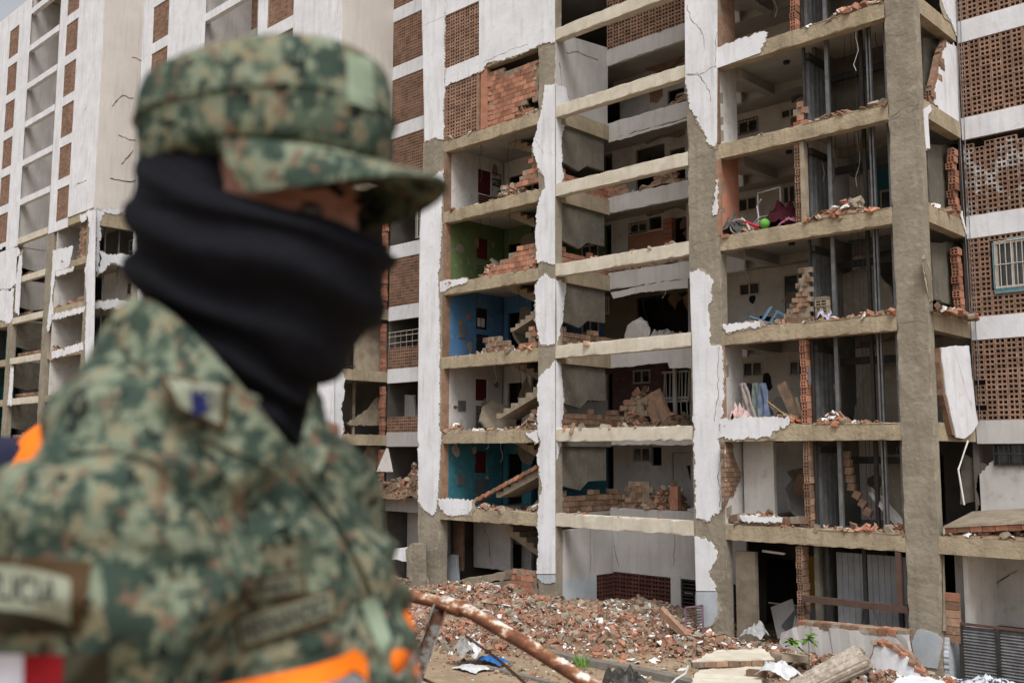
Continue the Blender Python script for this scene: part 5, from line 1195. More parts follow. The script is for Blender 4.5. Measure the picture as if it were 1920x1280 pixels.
# ground floor doorway: panels, yellow wall
MB().box(-5.6,-5.0,3.6,3.65,.3,2.4).build('inner_wall', mat('ochre_paint', (.36,.2,.03), None, 2), T1)
for i, (x, a_) in enumerate(((-5.15,-25),(-4.6,35))):
    tag(MB().tbox(Matrix.Translation((x,1.6,.75)) @ Matrix.Rotation(R(a_),4,'Y') @ Matrix.Rotation(R(-20),4,'X'), .75,.04,1.0,.05).build('board', [GREYW, LOUV][i]), ['pale grey board propped inside the ground floor doorway','darker grey board slumped right of the pale propped board'][i], 'board')
MB().tbox(Matrix.Translation((-4.9,.6,2.75)) @ Matrix.Rotation(R(3),4,'Y'), .7,.08,.06).build('tube_lamp', INTW, T1)

# ------------------------------------------------------------------ rusty railing on the bank
RUST = bpy.data.materials.new('rusty_white_paint'); RUST.use_nodes = True
t = RUST.node_tree; b_ = t.nodes['Principled BSDF']; g_ = nd(t, 'ShaderNodeNewGeometry')
mp = nd(t, 'ShaderNodeMapping'); mp.inputs['Scale'].default_value = (9, 9, 16); t.links.new(g_.outputs['Position'], mp.inputs[0])
n1 = nd(t, 'ShaderNodeTexNoise', Scale=1.0, Detail=8.0, Roughness=.7); t.links.new(mp.outputs[0], n1.inputs['Vector'])
n2 = nd(t, 'ShaderNodeTexNoise', Scale=30.0, Detail=4.0); t.links.new(g_.outputs['Position'], n2.inputs['Vector'])
sx = nd(t, 'ShaderNodeSeparateXYZ'); t.links.new(g_.outputs['Normal'], sx.inputs[0])
ad = nd(t, 'ShaderNodeMath', operation='MULTIPLY_ADD'); ad.inputs[1].default_value = .13; t.links.new(sx.outputs[2], ad.inputs[0]); t.links.new(n1.outputs[0], ad.inputs[2])
cr = nd(t, 'ShaderNodeValToRGB'); e = cr.color_ramp.elements; e[0].position = .40; e[0].color = (.07,.024,.014,1); e[1].position = .66; e[1].color = (.62,.58,.53,1)
for p_, c_ in ((.52,(.15,.05,.02,1)), (.585,(.27,.11,.045,1)), (.62,(.46,.36,.27,1))): q = e.new(p_); q.color = c_
t.links.new(ad.outputs[0], cr.inputs[0]); t.links.new(cr.outputs[0], b_.inputs['Base Color']); b_.inputs['Roughness'].default_value = .7
bp = nd(t, 'ShaderNodeBump', Strength=.4, Distance=.004); t.links.new(n2.outputs[0], bp.inputs['Height']); t.links.new(bp.outputs[0], b_.inputs['Normal'])
RL = empty('rusty_railing', S(800,1280,4.6), 'rusty white painted pipe railing with leaning post in front of the rubble', 'railing')
rp = [S(600,1068,4.75), S(728,1107,4.7), S(790,1121,4.68), S(852,1136,4.6), S(880,1146,4.55), S(990,1209,4.35), S(1110,1284,4.15), S(1220,1352,3.9)]
MB().tube(rp[:4], .029, 16).build('rail', RUST, RL, True); MB().tube(rp[3:], .031, 16).build('rail', RUST, RL, True)
MB().tube([rp[3]-(rp[3]-rp[2]).normalized()*.06, rp[3]+(rp[4]-rp[3]).normalized()*.05], .038, 16).build('joint_collar', RUST, RL, True)
a, b = S(824,1140,4.63), S(768,1300,4.45); ax = (a-b).normalized(); s_ = ax.cross(FW).normalized(); d_ = ax.cross(s_); pm = MB()
for u0, u1, v0, v1 in ((-.034,.034,-.004,.004),(-.034,-.026,.005,.05),(.026,.034,.005,.05)):
    pm.add([q+s_*u+d_*v for q in (a,b+(b-a)*1.2) for u, v in ((u0,v0),(u1,v0),(u1,v1),(u0,v1))], [(3,2,1,0),(4,5,6,7),(0,1,5,4),(1,2,6,5),(2,3,7,6),(3,0,4,7)])
POSTM = mat('rusty_grey_post', (.16,.16,.15), (.085,.035,.018), 14, rough=.7, bump=.3, bscale=60, th=(.46,.56)); pm.build('post', POSTM, RL)
RB = mat('rebar_rust', (.09,.045,.03), None, 30)
for i, q in enumerate(([S(872,1190,4.5),S(930,1232,4.5),S(990,1285,4.4),S(1050,1340,4.3)], [S(690,1180,4.7),S(755,1203,4.7),S(805,1198,4.65)], [S(700,1235,4.6),S(760,1257,4.6),S(820,1284,4.5)])):
    tag(MB().tube(q, .007, 6).build('rebar', RB), ['thin rusty rod running down right below the railing pipe','short rusty rod crossing behind the leaning railing post','rusty rod sloping down left of the railing post foot'][i], 'rod')

# bars and pipes sticking out of the heap
for i in range(9):
    x, y = random.uniform(-20,-6), random.uniform(-3,-.3); z_ = gz(x, y); a_ = random.uniform(0, 6.28); L = random.uniform(.7, 1.8)
    tag(MB().tube([(x,y,z_), (x+math.cos(a_)*L*.5,y+math.sin(a_)*L*.5,z_+.18), (x+math.cos(a_)*L,y+math.sin(a_)*L,z_+random.uniform(.0,.3))], .012, 5).build('rebar', RB), 'thin rusty bar sticking out of the rubble apron', 'rod', 'bars in the rubble apron')

# ------------------------------------------------------------------ people
def camo(name, sc=1.0):
    m = bpy.data.materials.new(name); m.use_nodes = True; t = m.node_tree; L = t.links.new; b = t.nodes['Principled BSDF']; b.inputs['Roughness'].default_value = .85; b.inputs['Specular IOR Level'].default_value = .15
    g = nd(t, 'ShaderNodeNewGeometry')
    sn = nd(t, 'ShaderNodeVectorMath', operation='SNAP'); sn.inputs[1].default_value = (.0045,.0045,.0045); L(g.outputs['Position'], sn.inputs[0])
    def nz(s_, off, lo, hi):
        a = nd(t, 'ShaderNodeVectorMath', operation='ADD'); a.inputs[1].default_value = off; L(sn.outputs[0], a.inputs[0])
        n = nd(t, 'ShaderNodeTexNoise', Scale=s_, Detail=3.0, Roughness=.55); L(a.outputs[0], n.inputs['Vector'])
        r = nd(t, 'ShaderNodeMapRange'); r.inputs[1].default_value = lo; r.inputs[2].default_value = hi; L(n.outputs[0], r.inputs[0]); return r.outputs[0]
    def mix(a, c, f):
        x = nd(t, 'ShaderNodeMix', data_type='RGBA'); 
        if isinstance(a, tuple): x.inputs[6].default_value = (*a,1)
        else: L(a, x.inputs[6])
        x.inputs[7].default_value = (*c,1); L(f, x.inputs[0]); return x.outputs[2]
    c = mix((.078,.104,.074), (.178,.205,.145), nz(42*sc, (0,0,0), .49, .515))
    c = mix(c, (.215,.195,.127), nz(45*sc, (5,1,3), .55, .575))
    c = mix(c, (.034,.054,.042), nz(38*sc, (9,4,7), .525, .545))
    c = mix(c, (.15,.10,.068), nz(46*sc, (3,11,2), .61, .63))
    c = mix(c, (.01,.015,.013), nz(48*sc, (1,8,13), .61, .63))
    L(c, b.inputs['Base Color'])
    n = nd(t, 'ShaderNodeTexNoise', Scale=38.0, Detail=3.0); L(g.outputs['Position'], n.inputs['Vector']); bp = nd(t, 'ShaderNodeBump', Strength=.35, Distance=.006); L(n.outputs[0], bp.inputs['Height']); L(bp.outputs[0], b.inputs['Normal'])
    return m
CAMO = camo('digital_camouflage_cloth', 1.0); SKIN = mat('skin', (.27,.115,.075), (.22,.09,.06), 30, rough=.55, spec=.4)
BLK = mat('black_knit', (.0055,.0055,.008), (.008,.008,.011), 60, rough=.85, spec=.1)
ORNG = mat('fluorescent_orange', (.95,.22,.01), (.85,.17,.01), 20, rough=.7); SILV = mat('reflective_tape', (.28,.28,.3), (.22,.22,.24), 30, rough=.4)
BRD = mat('brown_patch_border', (.075,.045,.022), None, 90); PAT = mat('pale_patch', (.27,.29,.22), (.24,.26,.195), 60); MINT = mat('pale_green_velcro', (.27,.33,.245), (.23,.29,.21), 60)
TAPE = mat('olive_name_tape', (.15,.155,.105), (.12,.125,.085), 80); INK = mat('dark_thread', (.018,.016,.025), None, 90); NAVY = mat('navy_thread', (.015,.02,.10), None, 90)
RED = mat('flag_red', (.20,.004,.008), None, 50); WHT = mat('flag_white', (.5,.5,.56), None, 50); FGRN = mat('flag_green', (.01,.10,.03), None, 50)
BOOT = mat('boot_leather', (.012,.011,.01), None, 30, rough=.5)
def ell(c, au, av, n=28, pw=1.0, ph=0):
    out = []
    for k in range(n):
        th = 2*math.pi*k/n+ph; cc, ss = math.cos(th), math.sin(th)
        out.append(c + au*math.copysign(abs(cc)**pw, cc) + av*math.copysign(abs(ss)**pw, ss))
    return out
MPX = lambda d: d/FPX
FWH = Vector((-math.cos(HEAD), math.sin(HEAD), 0)); RTH = Vector((R0.x, R0.y, 0)); ZU = Vector((0,0,1))
def px_ring(L, Rr, d, hd, n=28, pw=.9, zb=0):
    a, b = S(*L, d), S(*Rr, d); return ell((a+b)/2, (b-a)/2, FW*hd, n, pw)
def remesh(mbs, name, m, parent, vox=.008, smooth=6, disp=0, dsc=9.):
    me = bpy.data.meshes.new('tmp'); big = MB()
    for q in mbs: big.add(q.v, q.f)
    me.from_pydata([Vector(v)-CAM for v in big.v], [], big.f)
    bm = bmesh.new(); bm.from_mesh(me); bmesh.ops.recalc_face_normals(bm, faces=bm.faces[:]); bm.to_mesh(me); bm.free()
    o = bpy.data.objects.new('tmp', me); COL.objects.link(o)
    r = o.modifiers.new('r', 'REMESH'); r.mode = 'VOXEL'; r.voxel_size = vox
    s_ = o.modifiers.new('s', 'SMOOTH'); s_.iterations = smooth; s_.factor = .5
    bpy.context.view_layer.update(); e = o.evaluated_get(bpy.context.evaluated_depsgraph_get()); me2 = bpy.data.meshes.new_from_object(e)
    bpy.data.objects.remove(o); me2.name = name
    org = ORG[parent.name]
    if disp:
        nn = [v.normal.copy() for v in me2.vertices]
        for v, nr in zip(me2.vertices, nn):
            p = v.co; q = p*dsc
            f = noise.noise(Vector((q.x+q.y*.2, q.y, q.z*.62+q.x*.5)))
            f2 = 1-abs(noise.noise(Vector((q.x*1.3-q.z*1.1, q.y*1.1, q.z*1.2+3))))*2.2
            v.co += nr*disp*(f*1.0+max(0,f2)*.8)
    for v in me2.vertices: v.co += CAM-org
    me2.materials.clear(); me2.materials.append(m); me2.shade_smooth()
    return link(name, me2, org, parent)
def bvh_of(o):
    me = o.data; org = ORG[o.name] if o.name in ORG else o.matrix_world.translation
    return BVHTree.FromPolygons([v.co+org for v in me.vertices], [tuple(p.vertices) for p in me.polygons])
def decal(name, quadpx, m, parent, tree, off=.003, n=10, shape=None, th=.002):
    """cloth patch laid on the garment: corner px TL,TR,BR,BL; each point is dropped onto the surface"""
    TL, TR, BR_, BL = [Vector(q) for q in quadpx]
    def at(u, v): return TL.lerp(TR, u).lerp(BL.lerp(BR_, u), v)
    return wrap(name, [[at(i/n, j/n) for i in range(n+1)] for j in range(n+1)], m, parent, tree, off)
def drop(tree, p, off):
    r = ray(p[0], p[1]).normalized(); h = tree.ray_cast(CAM, r)
    if h[0] is None: return None
    return h[0] - r*off
def wrap(name, grid, m, parent, tree, off):
    last = None; v = []; 
    for row in grid:
        for p in row:
            q = drop(tree, p, off)
            if q is None: q = last or S(p[0], p[1], .9)
            last = q; v.append(q)
    nx = len(grid[0]); mb = MB(); mb.add(v, [(j*nx+i, j*nx+i+1, (j+1)*nx+i+1, (j+1)*nx+i) for j in range(len(grid)-1) for i in range(nx-1)])
    return mb.build(name, m, parent, True)
def text_on(s_, quadpx, m, parent, tree, off=.005, name='lettering', arc=0):
    c = bpy.data.curves.new('t', 'FONT'); c.body = s_; c.size = 1; o = bpy.data.objects.new('t', c); COL.objects.link(o)
    bpy.context.view_layer.update(); me = bpy.data.meshes.new_from_object(o.evaluated_get(bpy.context.evaluated_depsgraph_get())); bpy.data.objects.remove(o)
    xs = [v.co.x for v in me.vertices]; ys = [v.co.y for v in me.vertices]; x0, x1, y0, y1 = min(xs), max(xs), min(ys), max(ys)
    TL, TR, BR_, BL = [Vector(q) for q in quadpx]; v = []
    for p in me.vertices:
        u = (p.co.x-x0)/(x1-x0); w_ = (y1-p.co.y)/(y1-y0); q = TL.lerp(TR, u).lerp(BL.lerp(BR_, u), w_); q = q + Vector((0, arc*(u-.5)**2*4))
        d = drop(tree, q, off); v.append(d if d is not None else S(q[0], q[1], .9))
    mb = MB(); mb.add(v, [tuple(f.vertices) for f in me.polygons]); return mb.build(name, m, parent)

SO = empty('person', S(380,1280,1.0)*1.0, 'person in green camouflage uniform and cap with a black gaiter over the face', 'person')
SO.location.z = TZ; ORG[SO.name] = SO.location.copy()
D0 = 1.0
# head under the cap: skull, nose, brow, ears and neck in one skin surface with the trunk below the clothes
HC = S(484, 412, .985); yaw = R(-21)
hf = (RTH*math.cos(yaw)+FWH*math.sin(yaw)).normalized()     # facing direction: to the right, a little towards the viewer
hl = ZU.cross(hf)                                            # his left (away from the viewer)
tilt = Matrix.Rotation(R(2), 3, hl); hfw = (tilt @ hf).normalized(); hup = (tilt @ ZU).normalized()
def H(f, s_, u): return HC + hfw*f + hl*s_ + hup*u
def sph(c, rx, ry, rz, n=16):
    mb = MB(); rg = []
    for i in range(1, n//2): 
        f = math.pi*i/(n//2); rg.append([c + hfw*rx*math.sin(f)*math.cos(t) + hl*ry*math.sin(f)*math.sin(t) + hup*rz*math.cos(f) for t in [2*math.pi*q/n for q in range(n)]])
    return mb.loft(rg)
body = [sph(H(0,0,.0), .098, .076, .125, 24), sph(H(.055,0,-.075), .05, .055, .07), sph(H(.098,0,-.035), .020, .015, .020), sph(H(.098,0,-.01), .014,.012,.03), sph(H(.078,0,.022), .026,.058,.013),
        sph(H(.070,-.033,-.035), .016,.018,.018), sph(H(.070,.033,-.035), .016,.018,.018), sph(H(.084,0,-.085), .016,.024,.012), sph(H(-.03,-.074,-.02), .02,.012,.033), sph(H(-.03,.074,-.02), .02,.012,.033)]
nb = MB().loft([ell(S(480,480,.99), RTH*.06, FWH*.06), ell(S(460,620,1.0), RTH*.06, FWH*.06), ell(S(420,760,1.0), RTH*.075, FWH*.09)]); body.append(nb)
# trunk and limbs (skin volume kept inside the clothes, hands bare)
def hz(px, d, z): q = S(px, 640, d); return Vector((q.x, q.y, z))
zc = CAM.z
bx_ = [(430, zc+.04, .10, .08), (400, zc-.1, .15, .11), (410, zc-.3, .14, .11), (420, zc-.45, .14, .11), (420, zc-.55, .15, .12), (420, zc-.65, .13, .11)]
tyaw = R(-35); tf = (RTH*math.cos(tyaw)+FWH*math.sin(tyaw)).normalized(); tl = ZU.cross(tf)     # trunk faces right and towards the viewer
body.append(MB().loft([ell(hz(px, 1.02, z), tl*a_, tf*b_) for px, z, a_, b_ in bx_]))
shR, shL = S(255,900,.87), S(560,800,1.22); elR, elL = S(190,1420,.86), S(600,1420,1.28); haR, haL = S(330,1860,.84), S(700,1800,1.15)
def limb(pts, rs, n=18): return MB().tube(pts, rs, n)
def hand(wr, d, side):
    d = d.normalized(); s_ = d.cross(FW).normalized(); nrm = s_.cross(d); out = [limb([wr-d*.02, wr+d*.03, wr+d*.085], [.024,.034,.03], 10)]
    for i, L in enumerate((.07,.08,.075,.06)):
        b0 = wr+d*.075+s_*(-.026+i*.0175); out.append(limb([b0, b0+d*L*.5+nrm*.006, b0+d*L*.8+nrm*.02, b0+d*L+nrm*.032], [.0095,.009,.008,.006], 8))
    b0 = wr+d*.025-s_*.028; out.append(limb([b0, b0+d*.03-s_*.024, b0+d*.062-s_*.03+nrm*.01], [.012,.0105,.008], 8)); return out
body += [limb([shR, elR, haR], [.05,.042,.028]), limb([shL, elL, haL], [.05,.042,.028])]
body += hand(haR, haR-elR, 1) + hand(haL, haL-elL, 1)
hipR, hipL = hz(340,.98,zc-.6), hz(500,1.1,zc-.6)
for hp_ in (hipR, hipL): body.append(limb([hp_, Vector((hp_.x,hp_.y,zc-.95)), Vector((hp_.x,hp_.y,TZ+.08))], [.07,.05,.04]))
remesh(body, 'body', SKIN, SO, .006, 3)
for s_ in (-1, 1):
    e_ = sph(H(.081, s_*.033, -.004), .012,.014,.010, 12); e_.build('eye', mat('eye_dark', (.03,.02,.015), None, 5, rough=.2, spec=.6), SO, True)
    MB().tube([H(.103,s_*.014,.016), H(.1,s_*.035,.022), H(.086,s_*.052,.015)], [.004,.005,.003], 6).build('eyebrow', BLK, SO, True)
sph(H(-.036,0,-.01), .076,.104,.108, 24).build('balaclava', BLK, SO, True)
# neck gaiter over nose, jaw and neck
GR = [((286,268),(706,450),.982,.080),((274,296),(718,455),.978,.088),((264,338),(728,462),.975,.094),((259,390),(733,480),.975,.098),((256,455),(728,535),.976,.099),((256,510),(702,600),.980,.091),((266,552),(668,660),.980,.086),((294,592),(624,704),.982,.081),((334,642),(596,742),.985,.077),((380,692),(588,780),.985,.073),((432,747),(578,815),.985,.06),((490,797),(566,838),.985,.04)]
def gaiter():
    rings = []
    for i, (L, Rr, d, hd) in enumerate(GR): rings.append((Vector(L), Vector(Rr), d, hd))
    fine = []; n = 56
    for i in range(len(rings)-1):
        for q in range(5):
            t = q/5; a, b = rings[i], rings[i+1]; fine.append((a[0].lerp(b[0], t), a[1].lerp(b[1], t), a[2]+(b[2]-a[2])*t, a[3]+(b[3]-a[3])*t))
    out = []
    for i, (L, Rr, d, hd) in enumerate(fine):
        r = px_ring(L, Rr, d, hd, n, .88); c = sum(r, Vector())/n; rr = []
        for k, p in enumerate(r):
            th = 2*math.pi*k/n; x = math.cos(th)
            w_ = math.sin(i*.70 - x*2.6 + 2.2*noise.noise(Vector((i*.10, x*1.5, 2)))); fold = (abs(w_)**.6*math.copysign(1, w_)) * (.0066 if i > 14 else .0022)
            if i < 14: p = p - UP*(.019*max(0, -math.sin(th))*max(0, 1-abs(x+.25)**1.5)*(1-i/14))
            rr.append(p + (p-c).normalized()*(fold+.0035*noise.noise(p*26)))
        out.append(rr)
    mb = MB().loft(out, False)
    lip = [[c0 + (c0-sum(out[0], Vector())/n)*-.06 for c0 in out[0]]]
    mb.loft([lip[0], out[0]], False); return mb.build('neck_gaiter', BLK, SO, True)
gaiter()
# cap: sweatband, crown, flat top, curved brim, velcro patch
def capring(f0, f1, sw, u, n=40, dip=0., pw=.86):
    u = u*.97-.004; f0, f1, sw = f0*.95, f1*.965, sw*.96; c = H((f0+f1)/2, 0, u); return [p + hup*(max(0,u-.05)*.16*(p-c).dot(hfw)/.12 - (.03*max(0, -(p-c).dot(hfw)/.12)**1.5 if u < .066 else 0)) for p in ell(c, hfw*(f1-f0)/2, hl*sw, n, pw)]
CO = -.0
cr_ = [(-.120,.130,.1,.058),(-.124,.134,.104,.062),(-.127,.136,.106,.078),(-.130,.136,.1075,.100),(-.132,.136,.1085,.102),(-.1325,.134,.108,.106),(-.131,.130,.106,.132),(-.126,.124,.102,.147),(-.112,.108,.09,.155),(-.085,.08,.066,.159),(-.03,.03,.02,.160)]
crown = MB().loft([[p + (p-H(0,0,u)).normalized()*.0025*noise.noise(p*30) for p in capring(f0, f1, sw, u)] for f0, f1, sw, u in cr_], True)
co = crown.build('cap_crown', CAMO, SO, True)
seam = MB().tube(capring(-.1325,.1367,.109,.101)+capring(-.1325,.1367,.109,.101)[:1], .0016, 5); seam.build('cap_seam', CAMO, SO)
def brim(up, th):
    rows = []
    for i in range(9):
        t = i/8; row = []
        for k in range(25):
            a = -1.45+2.9*k/24; s_ = math.sin(a)*.100*(1-.10*t*t); f = .010+math.cos(a)*.116 + t*.074*math.cos(a*.9)**.8*(1 if abs(a) < 1.5 else 0)
            u = .050 - .024*abs(math.sin(a))**2.6*t**.9 - .020*t - th
            row.append(H(f, s_, u))
        rows.append(row)
    return rows
top_, bot_ = brim(1, 0), brim(1, .004)
bm_ = MB(); nx = 25
for rws, fl_ in ((top_, False), (bot_, True)):
    v = [p for r in rws for p in r]; bm_.add(v, [((j*nx+i, j*nx+i+1, (j+1)*nx+i+1, (j+1)*nx+i) if not fl_ else ((j+1)*nx+i, (j+1)*nx+i+1, j*nx+i+1, j*nx+i)) for j in range(8) for i in range(nx-1)])
rim = top_[-1]+bot_[-1]; bm_.add(rim, [(i, i+1, nx+i+1, nx+i) for i in range(nx-1)])
bm_.build('cap_brim', CAMO, SO, True)
ct = bvh_of(co)
decal('cap_patch_border', [(640,92),(708,104),(712,212),(640,200)], CAMO, SO, ct, .002)
decal('cap_patch', [(650,100),(699,110),(704,206),(652,192)], MINT, SO, ct, .005)
# jacket: trunk, both sleeves and shoulders as one surface
TR_ = [((285,580),(330,592),.985,.06),((245,635),(392,668),.985,.09),((205,700),(448,738),.985,.115),((165,765),(505,808),.99,.135),((140,835),(575,868),1.0,.14),((140,880),(650,915),1.02,.14),((140,950),(686,990),1.02,.14),((145,1040),(716,1075),1.02,.145),((150,1150),(744,1170),1.02,.148),((150,1280),(752,1280),1.02,.152),((150,1420),(745,1420),1.0,.165),((150,1560),(740,1560),1.0,.165),((140,1720),(750,1720),1.0,.17)]
jt = [MB().loft([px_ring(L, Rr, d, hd, 40, .85) for L, Rr, d, hd in TR_])]
jt.append(limb([S(352,815,.95), S(300,890,.905), S(238,985,.87), S(205,1120,.86), S(198,1300,.86), S(190,1430,.86), S(240,1620,.85), S(300,1790,.845)], [.075,.09,.100,.100,.094,.085,.07,.052], 28))
jt.append(limb([S(440,830,1.10), S(510,910,1.16), S(550,1020,1.21), S(600,1420,1.28), S(690,1760,1.17)], [.07,.075,.08,.075,.05], 24))
jk = remesh(jt, 'jacket', CAMO, SO, .007, 3, .024, 8)
jtree = bvh_of(jk)
# collar: standing flap round the gaiter and the lapel point
def strip_loft(name, rows, m, thick=.004):
    mb = MB(); n = len(rows[0]); v = [p for r in rows for p in r]
    f = [(j*n+i, j*n+i+1, (j+1)*n+i+1, (j+1)*n+i) for j in range(len(rows)-1) for i in range(n-1)]; mb.add(v, f)
    mb.add([p + FW*thick for p in v], [q[::-1] for q in f]); return mb.build(name, m, SO, True)
def curve(pts, n=14):
    out = []
    for i in range(n):
        t = i/(n-1)*(len(pts)-1); k = min(int(t), len(pts)-2); q = t-k
        out.append(Vector(pts[k]).lerp(Vector(pts[k+1]), q))
    return out
inn = curve([(262,560,.95),(290,566,.89),(335,600,.872),(400,662,.868),(462,738,.868),(512,800,.875),(552,850,.885)])
mid = curve([(236,600,.94),(262,610,.885),(310,650,.868),(372,716,.862),(432,782,.862),(490,836,.868),(545,874,.885)])
out_ = curve([(214,642,.94),(236,660,.885),(280,706,.87),(340,800,.862),(420,838,.862),(480,862,.868),(538,890,.885)])
def onj(p, off, dmax):
    q = drop(jtree, (p[0], p[1]), off); r_ = S(p[0], p[1], p[2])
    return q if q is not None and (q-CAM).dot(FW) < p[2] else r_
strip_loft('collar', [[onj(p, o_, 9) for p in r] for r, o_ in ((inn, .02), (mid, .022), (out_, .008))], CAMO)
inn = curve([(560,842,.90),(578,770,.93),(585,730,.97)]); out_ = curve([(596,890,.90),(622,830,.93),(606,760,.97)])
strip_loft('collar', [[S(*p) for p in r] for r in (inn, out_)], CAMO)
def loose(name, quad, m, d, n=6): 
    TL, TR, BR_, BL = [Vector(q) for q in quad]
    mb = MB(); v = []
    for j in range(n+1):
        for i in range(n+1):
            q = TL.lerp(TR, i/n).lerp(BL.lerp(BR_, i/n), j/n); v.append(S(q[0], q[1], d-.004*math.sin(math.pi*i/n)))
    mb.add(v, [(j*(n+1)+i, j*(n+1)+i+1, (j+1)*(n+1)+i+1, (j+1)*(n+1)+i) for j in range(n) for i in range(n)]); return mb.build(name, m, SO)
decal('collar_patch_border', [(298,700),(428,716),(424,808),(330,770)], BRD, SO, jtree, .027); decal('collar_patch', [(312,708),(417,722),(413,795),(338,762)], PAT, SO, jtree, .030)
def onpatch(pts): return [Vector(p) for p in pts]
eg = MB(); ep_ = [(340,733),(356,738),(362,728),(368,740),(374,730),(380,742),(392,737),(386,752),(392,768),(376,774),(366,778),(356,768),(346,750)]
g0 = drop(jtree, (366,752), .033); gd = (g0-CAM).dot(FW)
eg.poly([S(x, y, gd) for x, y in ep_], FW*.001); eg.build('collar_emblem', NAVY, SO)
eg = MB(); eg.tube([S(368+34*math.cos(a), 752+24*math.sin(a), gd) for a in [q*.3-1.2 for q in range(16)]], .0008, 4); eg.build('collar_emblem_wreath', NAVY, SO)
# sleeve patches, flag, name tapes
decal('sleeve_patch_border', [(-40,1040),(172,1052),(150,1190),(-40,1182)], BRD, SO, jtree, .004)
def arcgrid(x0, x1, ytop, ybot, sag, n=14):
    return [[Vector((x0+(x1-x0)*i/n, ytop+(ybot-ytop)*j/6 + sag*((i/n-.1)**2))) for i in range(n+1)] for j in range(7)]
wrap('sleeve_patch', arcgrid(-60,132,1056,1140,36), PAT, SO, jtree, .0065)
text_on('POLICIA', [(-66,1072),(110,1084),(106,1134),(-66,1116)], INK, SO, jtree, .0085)
wrap('sleeve_patch_field', arcgrid(-40,140,1144,1186,6), mat('dark_patch_field', (.03,.025,.015), None, 50), SO, jtree, .0062)
decal('flag_patch', [(-20,1226),(44,1226),(42,1310),(-20,1310)], WHT, SO, jtree, .006); decal('flag_patch', [(44,1226),(118,1228),(116,1310),(44,1310)], RED, SO, jtree, .006); decal('flag_patch', [(-90,1226),(-20,1226),(-20,1310),(-90,1310)], FGRN, SO, jtree, .006)
decal('pocket_flap', [(118,1222),(205,1224),(205,1300),(118,1300)], mat('olive_flap', (.05,.045,.03), None, 30), SO, jtree, .004)
decal('rank_tape_border', [(452,1086),(572,1068),(576,1114),(462,1134)], BRD, SO, jtree, .004); decal('rank_tape', [(464,1092),(566,1074),(569,1108),(470,1126)], TAPE, SO, jtree, .0065)
text_on('2/o. MTRE.', [(480,1102),(558,1088),(559,1102),(484,1114)], INK, SO, jtree, .0085) if False else text_on('-MEX-', [(482,1098),(556,1084),(558,1106),(486,1120)], INK, SO, jtree, .0085)
decal('name_tape_border', [(438,1156),(628,1100),(634,1160),(452,1222)], BRD, SO, jtree, .004, 14); decal('name_tape', [(446,1160),(622,1108),(627,1152),(456,1212)], TAPE, SO, jtree, .0065, 14)
text_on('HERNANDEZ', [(456,1166),(616,1118),(620,1148),(462,1200)], INK, SO, jtree, .0085)
decal('placket_patch', [(676,1130),(706,1112),(734,1196),(716,1232)], MINT, SO, jtree, .006)
def welt(name, pts, wpx, off):
    c = curve([(*p, 0) for p in pts], 20); g = [[], [], []]
    for i, p in enumerate(c):
        t = (c[min(i+1, 19)]-c[max(i-1, 0)]); nn = Vector((-t.y, t.x)).normalized()*wpx
        for q, f_ in ((0, -1), (1, 0), (2, 1)): g[q].append(Vector((p.x, p.y))+nn*f_)
    wrap(name, [[q for q in r] for r in g], CAMO, SO, jtree, off)
welt('placket', [(560,868),(610,925),(655,985),(690,1050),(715,1110)], 15, .012)
welt('shoulder_seam', [(120,842),(210,835),(300,858),(370,930),(418,1010),(440,1080)], 7, .007)
welt('sleeve_seam', [(0,1002),(100,990),(200,1000),(300,1012),(400,1040)], 6, .006)
welt('pocket_edge', [(455,1240),(540,1225),(640,1190),(665,1160)], 6, .007)
# orange waist band with grey tape
WB = [((146,1296),(752,1222),1.0,.178),((146,1330),(760,1262),1.0,.18),((146,1420),(762,1380),1.0,.182)]
def band(rows, m, nme, g=.006):
    mb = MB().loft([[p for p in px_ring(L, Rr, d, hd, 48, .85)] for L, Rr, d, hd in rows], False); mb.build(nme, m, SO, True)
V = lambda *a: a
wrap('vest_band', [[Vector((x, y+dy)) for x, y in ((380,1292),(450,1276),(520,1262),(590,1246),(640,1230),(664,1215),(680,1225),(690,1240))] for dy in (0,18,40)], ORNG, SO, jtree, .012)
wrap('vest_band', [[Vector((x, y+dy)) for x, y in ((380,1332),(450,1316),(520,1302),(590,1286),(640,1272),(664,1262),(690,1280))] for dy in (0,20,60)], SILV, SO, jtree, .011)
MB().loft([ell(S(746,1166,1.02), RT*.009, FW*.06), ell(S(752,1195,1.02), RT*.012, FW*.07), ell(S(755,1222,1.02), RT*.011, FW*.07)]).build('vest_edge', ORNG, SO, True)
MB().loft([ell(S(756,1224,1.02), RT*.011, FW*.07), ell(S(758,1252,1.02), RT*.011, FW*.07)]).build('vest_edge', SILV, SO, True)
MB().loft([ell(S(759,1254,1.02), RT*.011, FW*.07), ell(S(764,1340,1.02), RT*.011, FW*.07)]).build('vest_edge', ORNG, SO, True)
# trousers and boots
remesh([limb([hp_, Vector((hp_.x,hp_.y,zc-.95)), Vector((hp_.x,hp_.y,TZ+.12))], [.13,.10,.075], 20) for hp_ in (hipR, hipL)] + [MB().loft([ell(hz(430,1.03,z), tl*.17, tf*.13) for z in (zc-.45, zc-.55, zc-.7)])], 'trousers', CAMO, SO, .012, 4, .006)
for hp_ in (hipR, hipL):
    q = Vector((hp_.x,hp_.y,TZ)); remesh([limb([q+ZU*.16, q+ZU*.05], [.06,.055], 14), MB().loft([ell(q+tf*f_+ZU*h_, tl*.05*w_, ZU*h_*.98, 16) for f_, h_, w_ in ((-.07,.04,.7),(-.03,.05,1),(.06,.045,1),(.14,.035,1),(.19,.025,.7))])], 'boot', BOOT, SO, .008, 3)
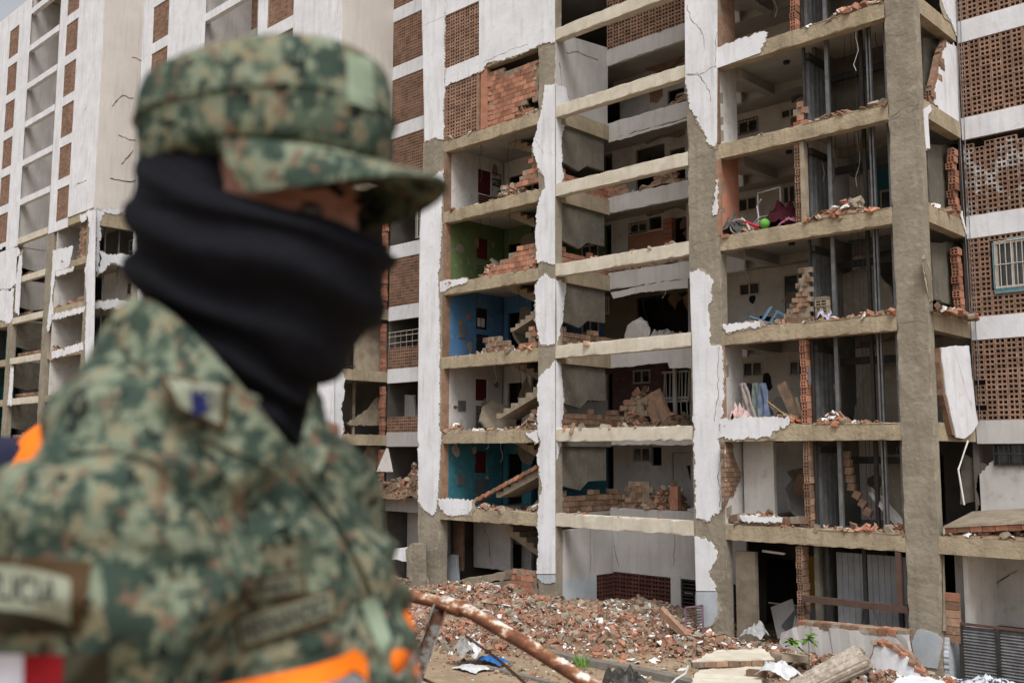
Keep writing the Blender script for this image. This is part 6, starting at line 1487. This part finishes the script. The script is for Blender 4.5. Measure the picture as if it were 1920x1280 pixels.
# second person, mostly out of frame at the left
SP2 = empty('person', S(-150,1280,1.75), 'person in orange vest and navy shirt, only a shoulder showing at the left edge', 'person')
SP2.location.z = TZ; ORG[SP2.name] = SP2.location.copy()
c = S(285,1280,1.48); c = Vector((c.x, c.y, 0))
def v2(r, f_, z): return c + RTH*r + FWH*f_ + Vector((0,0,z))
zz = zc+.048
def fig(a, sc): return [MB().loft([ell(v2(0,0,zz+h), RTH*(w_+a), FWH*(d_+a)) for h, w_, d_ in ((.06,.06,.06),(.02,.13,.09),(-.05,.20,.12),(-.2,.2,.13),(-.4,.18,.12),(-.6,.18,.12))])]
hd2 = v2(.13,0,zz+.2)
bd = fig(-.02,1) + [MB().loft([ell(hd2+ZU*.115*math.cos(f), RTH*.078*math.sin(f), FWH*.095*math.sin(f)) for f in (.1,.5,1,1.5,2,2.5,3.04)]), limb([v2(.11,0,zz+.14), v2(.03,0,zz)], [.055,.06])]
nz2 = hd2+RTH*.09
bd += [MB().loft([ell(nz2+ZU*h_, RTH*r_*1.6, FWH*r_) for h_, r_ in ((.03,.006),(.0,.011),(-.03,.016),(-.045,.006))]), MB().loft([ell(hd2+RTH*.07+ZU*h_, RTH*r_, FWH*r_*1.5) for h_, r_ in ((-.06,.02),(-.085,.03),(-.115,.015))])]
for s_ in (-1, 1): bd.append(MB().loft([ell(hd2+FWH*.078*s_+ZU*h_, RTH*.02*r_, FWH*.012*r_) for h_, r_ in ((.03,.5),(.01,1),(-.03,.6))]))
MB().loft([ell(hd2-RTH*.012+ZU*(.03+.098*math.cos(f)), RTH*.088*math.sin(f), FWH*.103*math.sin(f)) for f in (.08,.4,.8,1.2,1.6,1.9)]).build('hair', BLK, SP2, True)
for s_ in (-1, 1): MB().loft([ell(hd2+RTH*.074+FWH*.033*s_+ZU*(.01+.011*math.cos(f)), RTH*.011*math.sin(f), FWH*.013*math.sin(f)) for f in (.2,.9,1.57,2.3,2.95)]).build('eye', BLK, SP2, True)
for s_ in (-1, 1):
    bd.append(limb([v2(.2*s_,0,zz-.06), v2(.25*s_,0,zz-.35), v2(.24*s_,-.05,zz-.6)], [.05,.042,.028])); bd += hand(v2(.24*s_,-.05,zz-.6), Vector((0,0,-1)), 1); bd.append(limb([v2(.09*s_,0,zz-.6), v2(.09*s_,0,TZ+.06)], [.07,.045]))
remesh(bd, 'body', SKIN, SP2, .009, 3)
remesh(fig(0,1)+[limb([v2(.17*s_,0,zz-.04), v2(.25*s_,0,zz-.35), v2(.24*s_,-.05,zz-.57)], [.085,.07,.05]) for s_ in (-1,1)], 'shirt', mat('navy_cloth', (.02,.022,.05), None, 20), SP2, .012, 4)
remesh([MB().loft([ell(v2(0,0,zz+h), RTH*w_, FWH*d_) for h, w_, d_ in ((.04,.12,.1),(-.02,.205,.13),(-.1,.255,.155),(-.4,.235,.15),(-.55,.23,.15))])], 'vest', ORNG, SP2, .012, 4)
remesh([limb([v2(.09*s_,0,zz-.56), v2(.09*s_,0,TZ+.05)], [.1,.07]) for s_ in (-1,1)], 'trousers', mat('navy_trousers', (.015,.017,.03), None, 20), SP2, .014, 3)
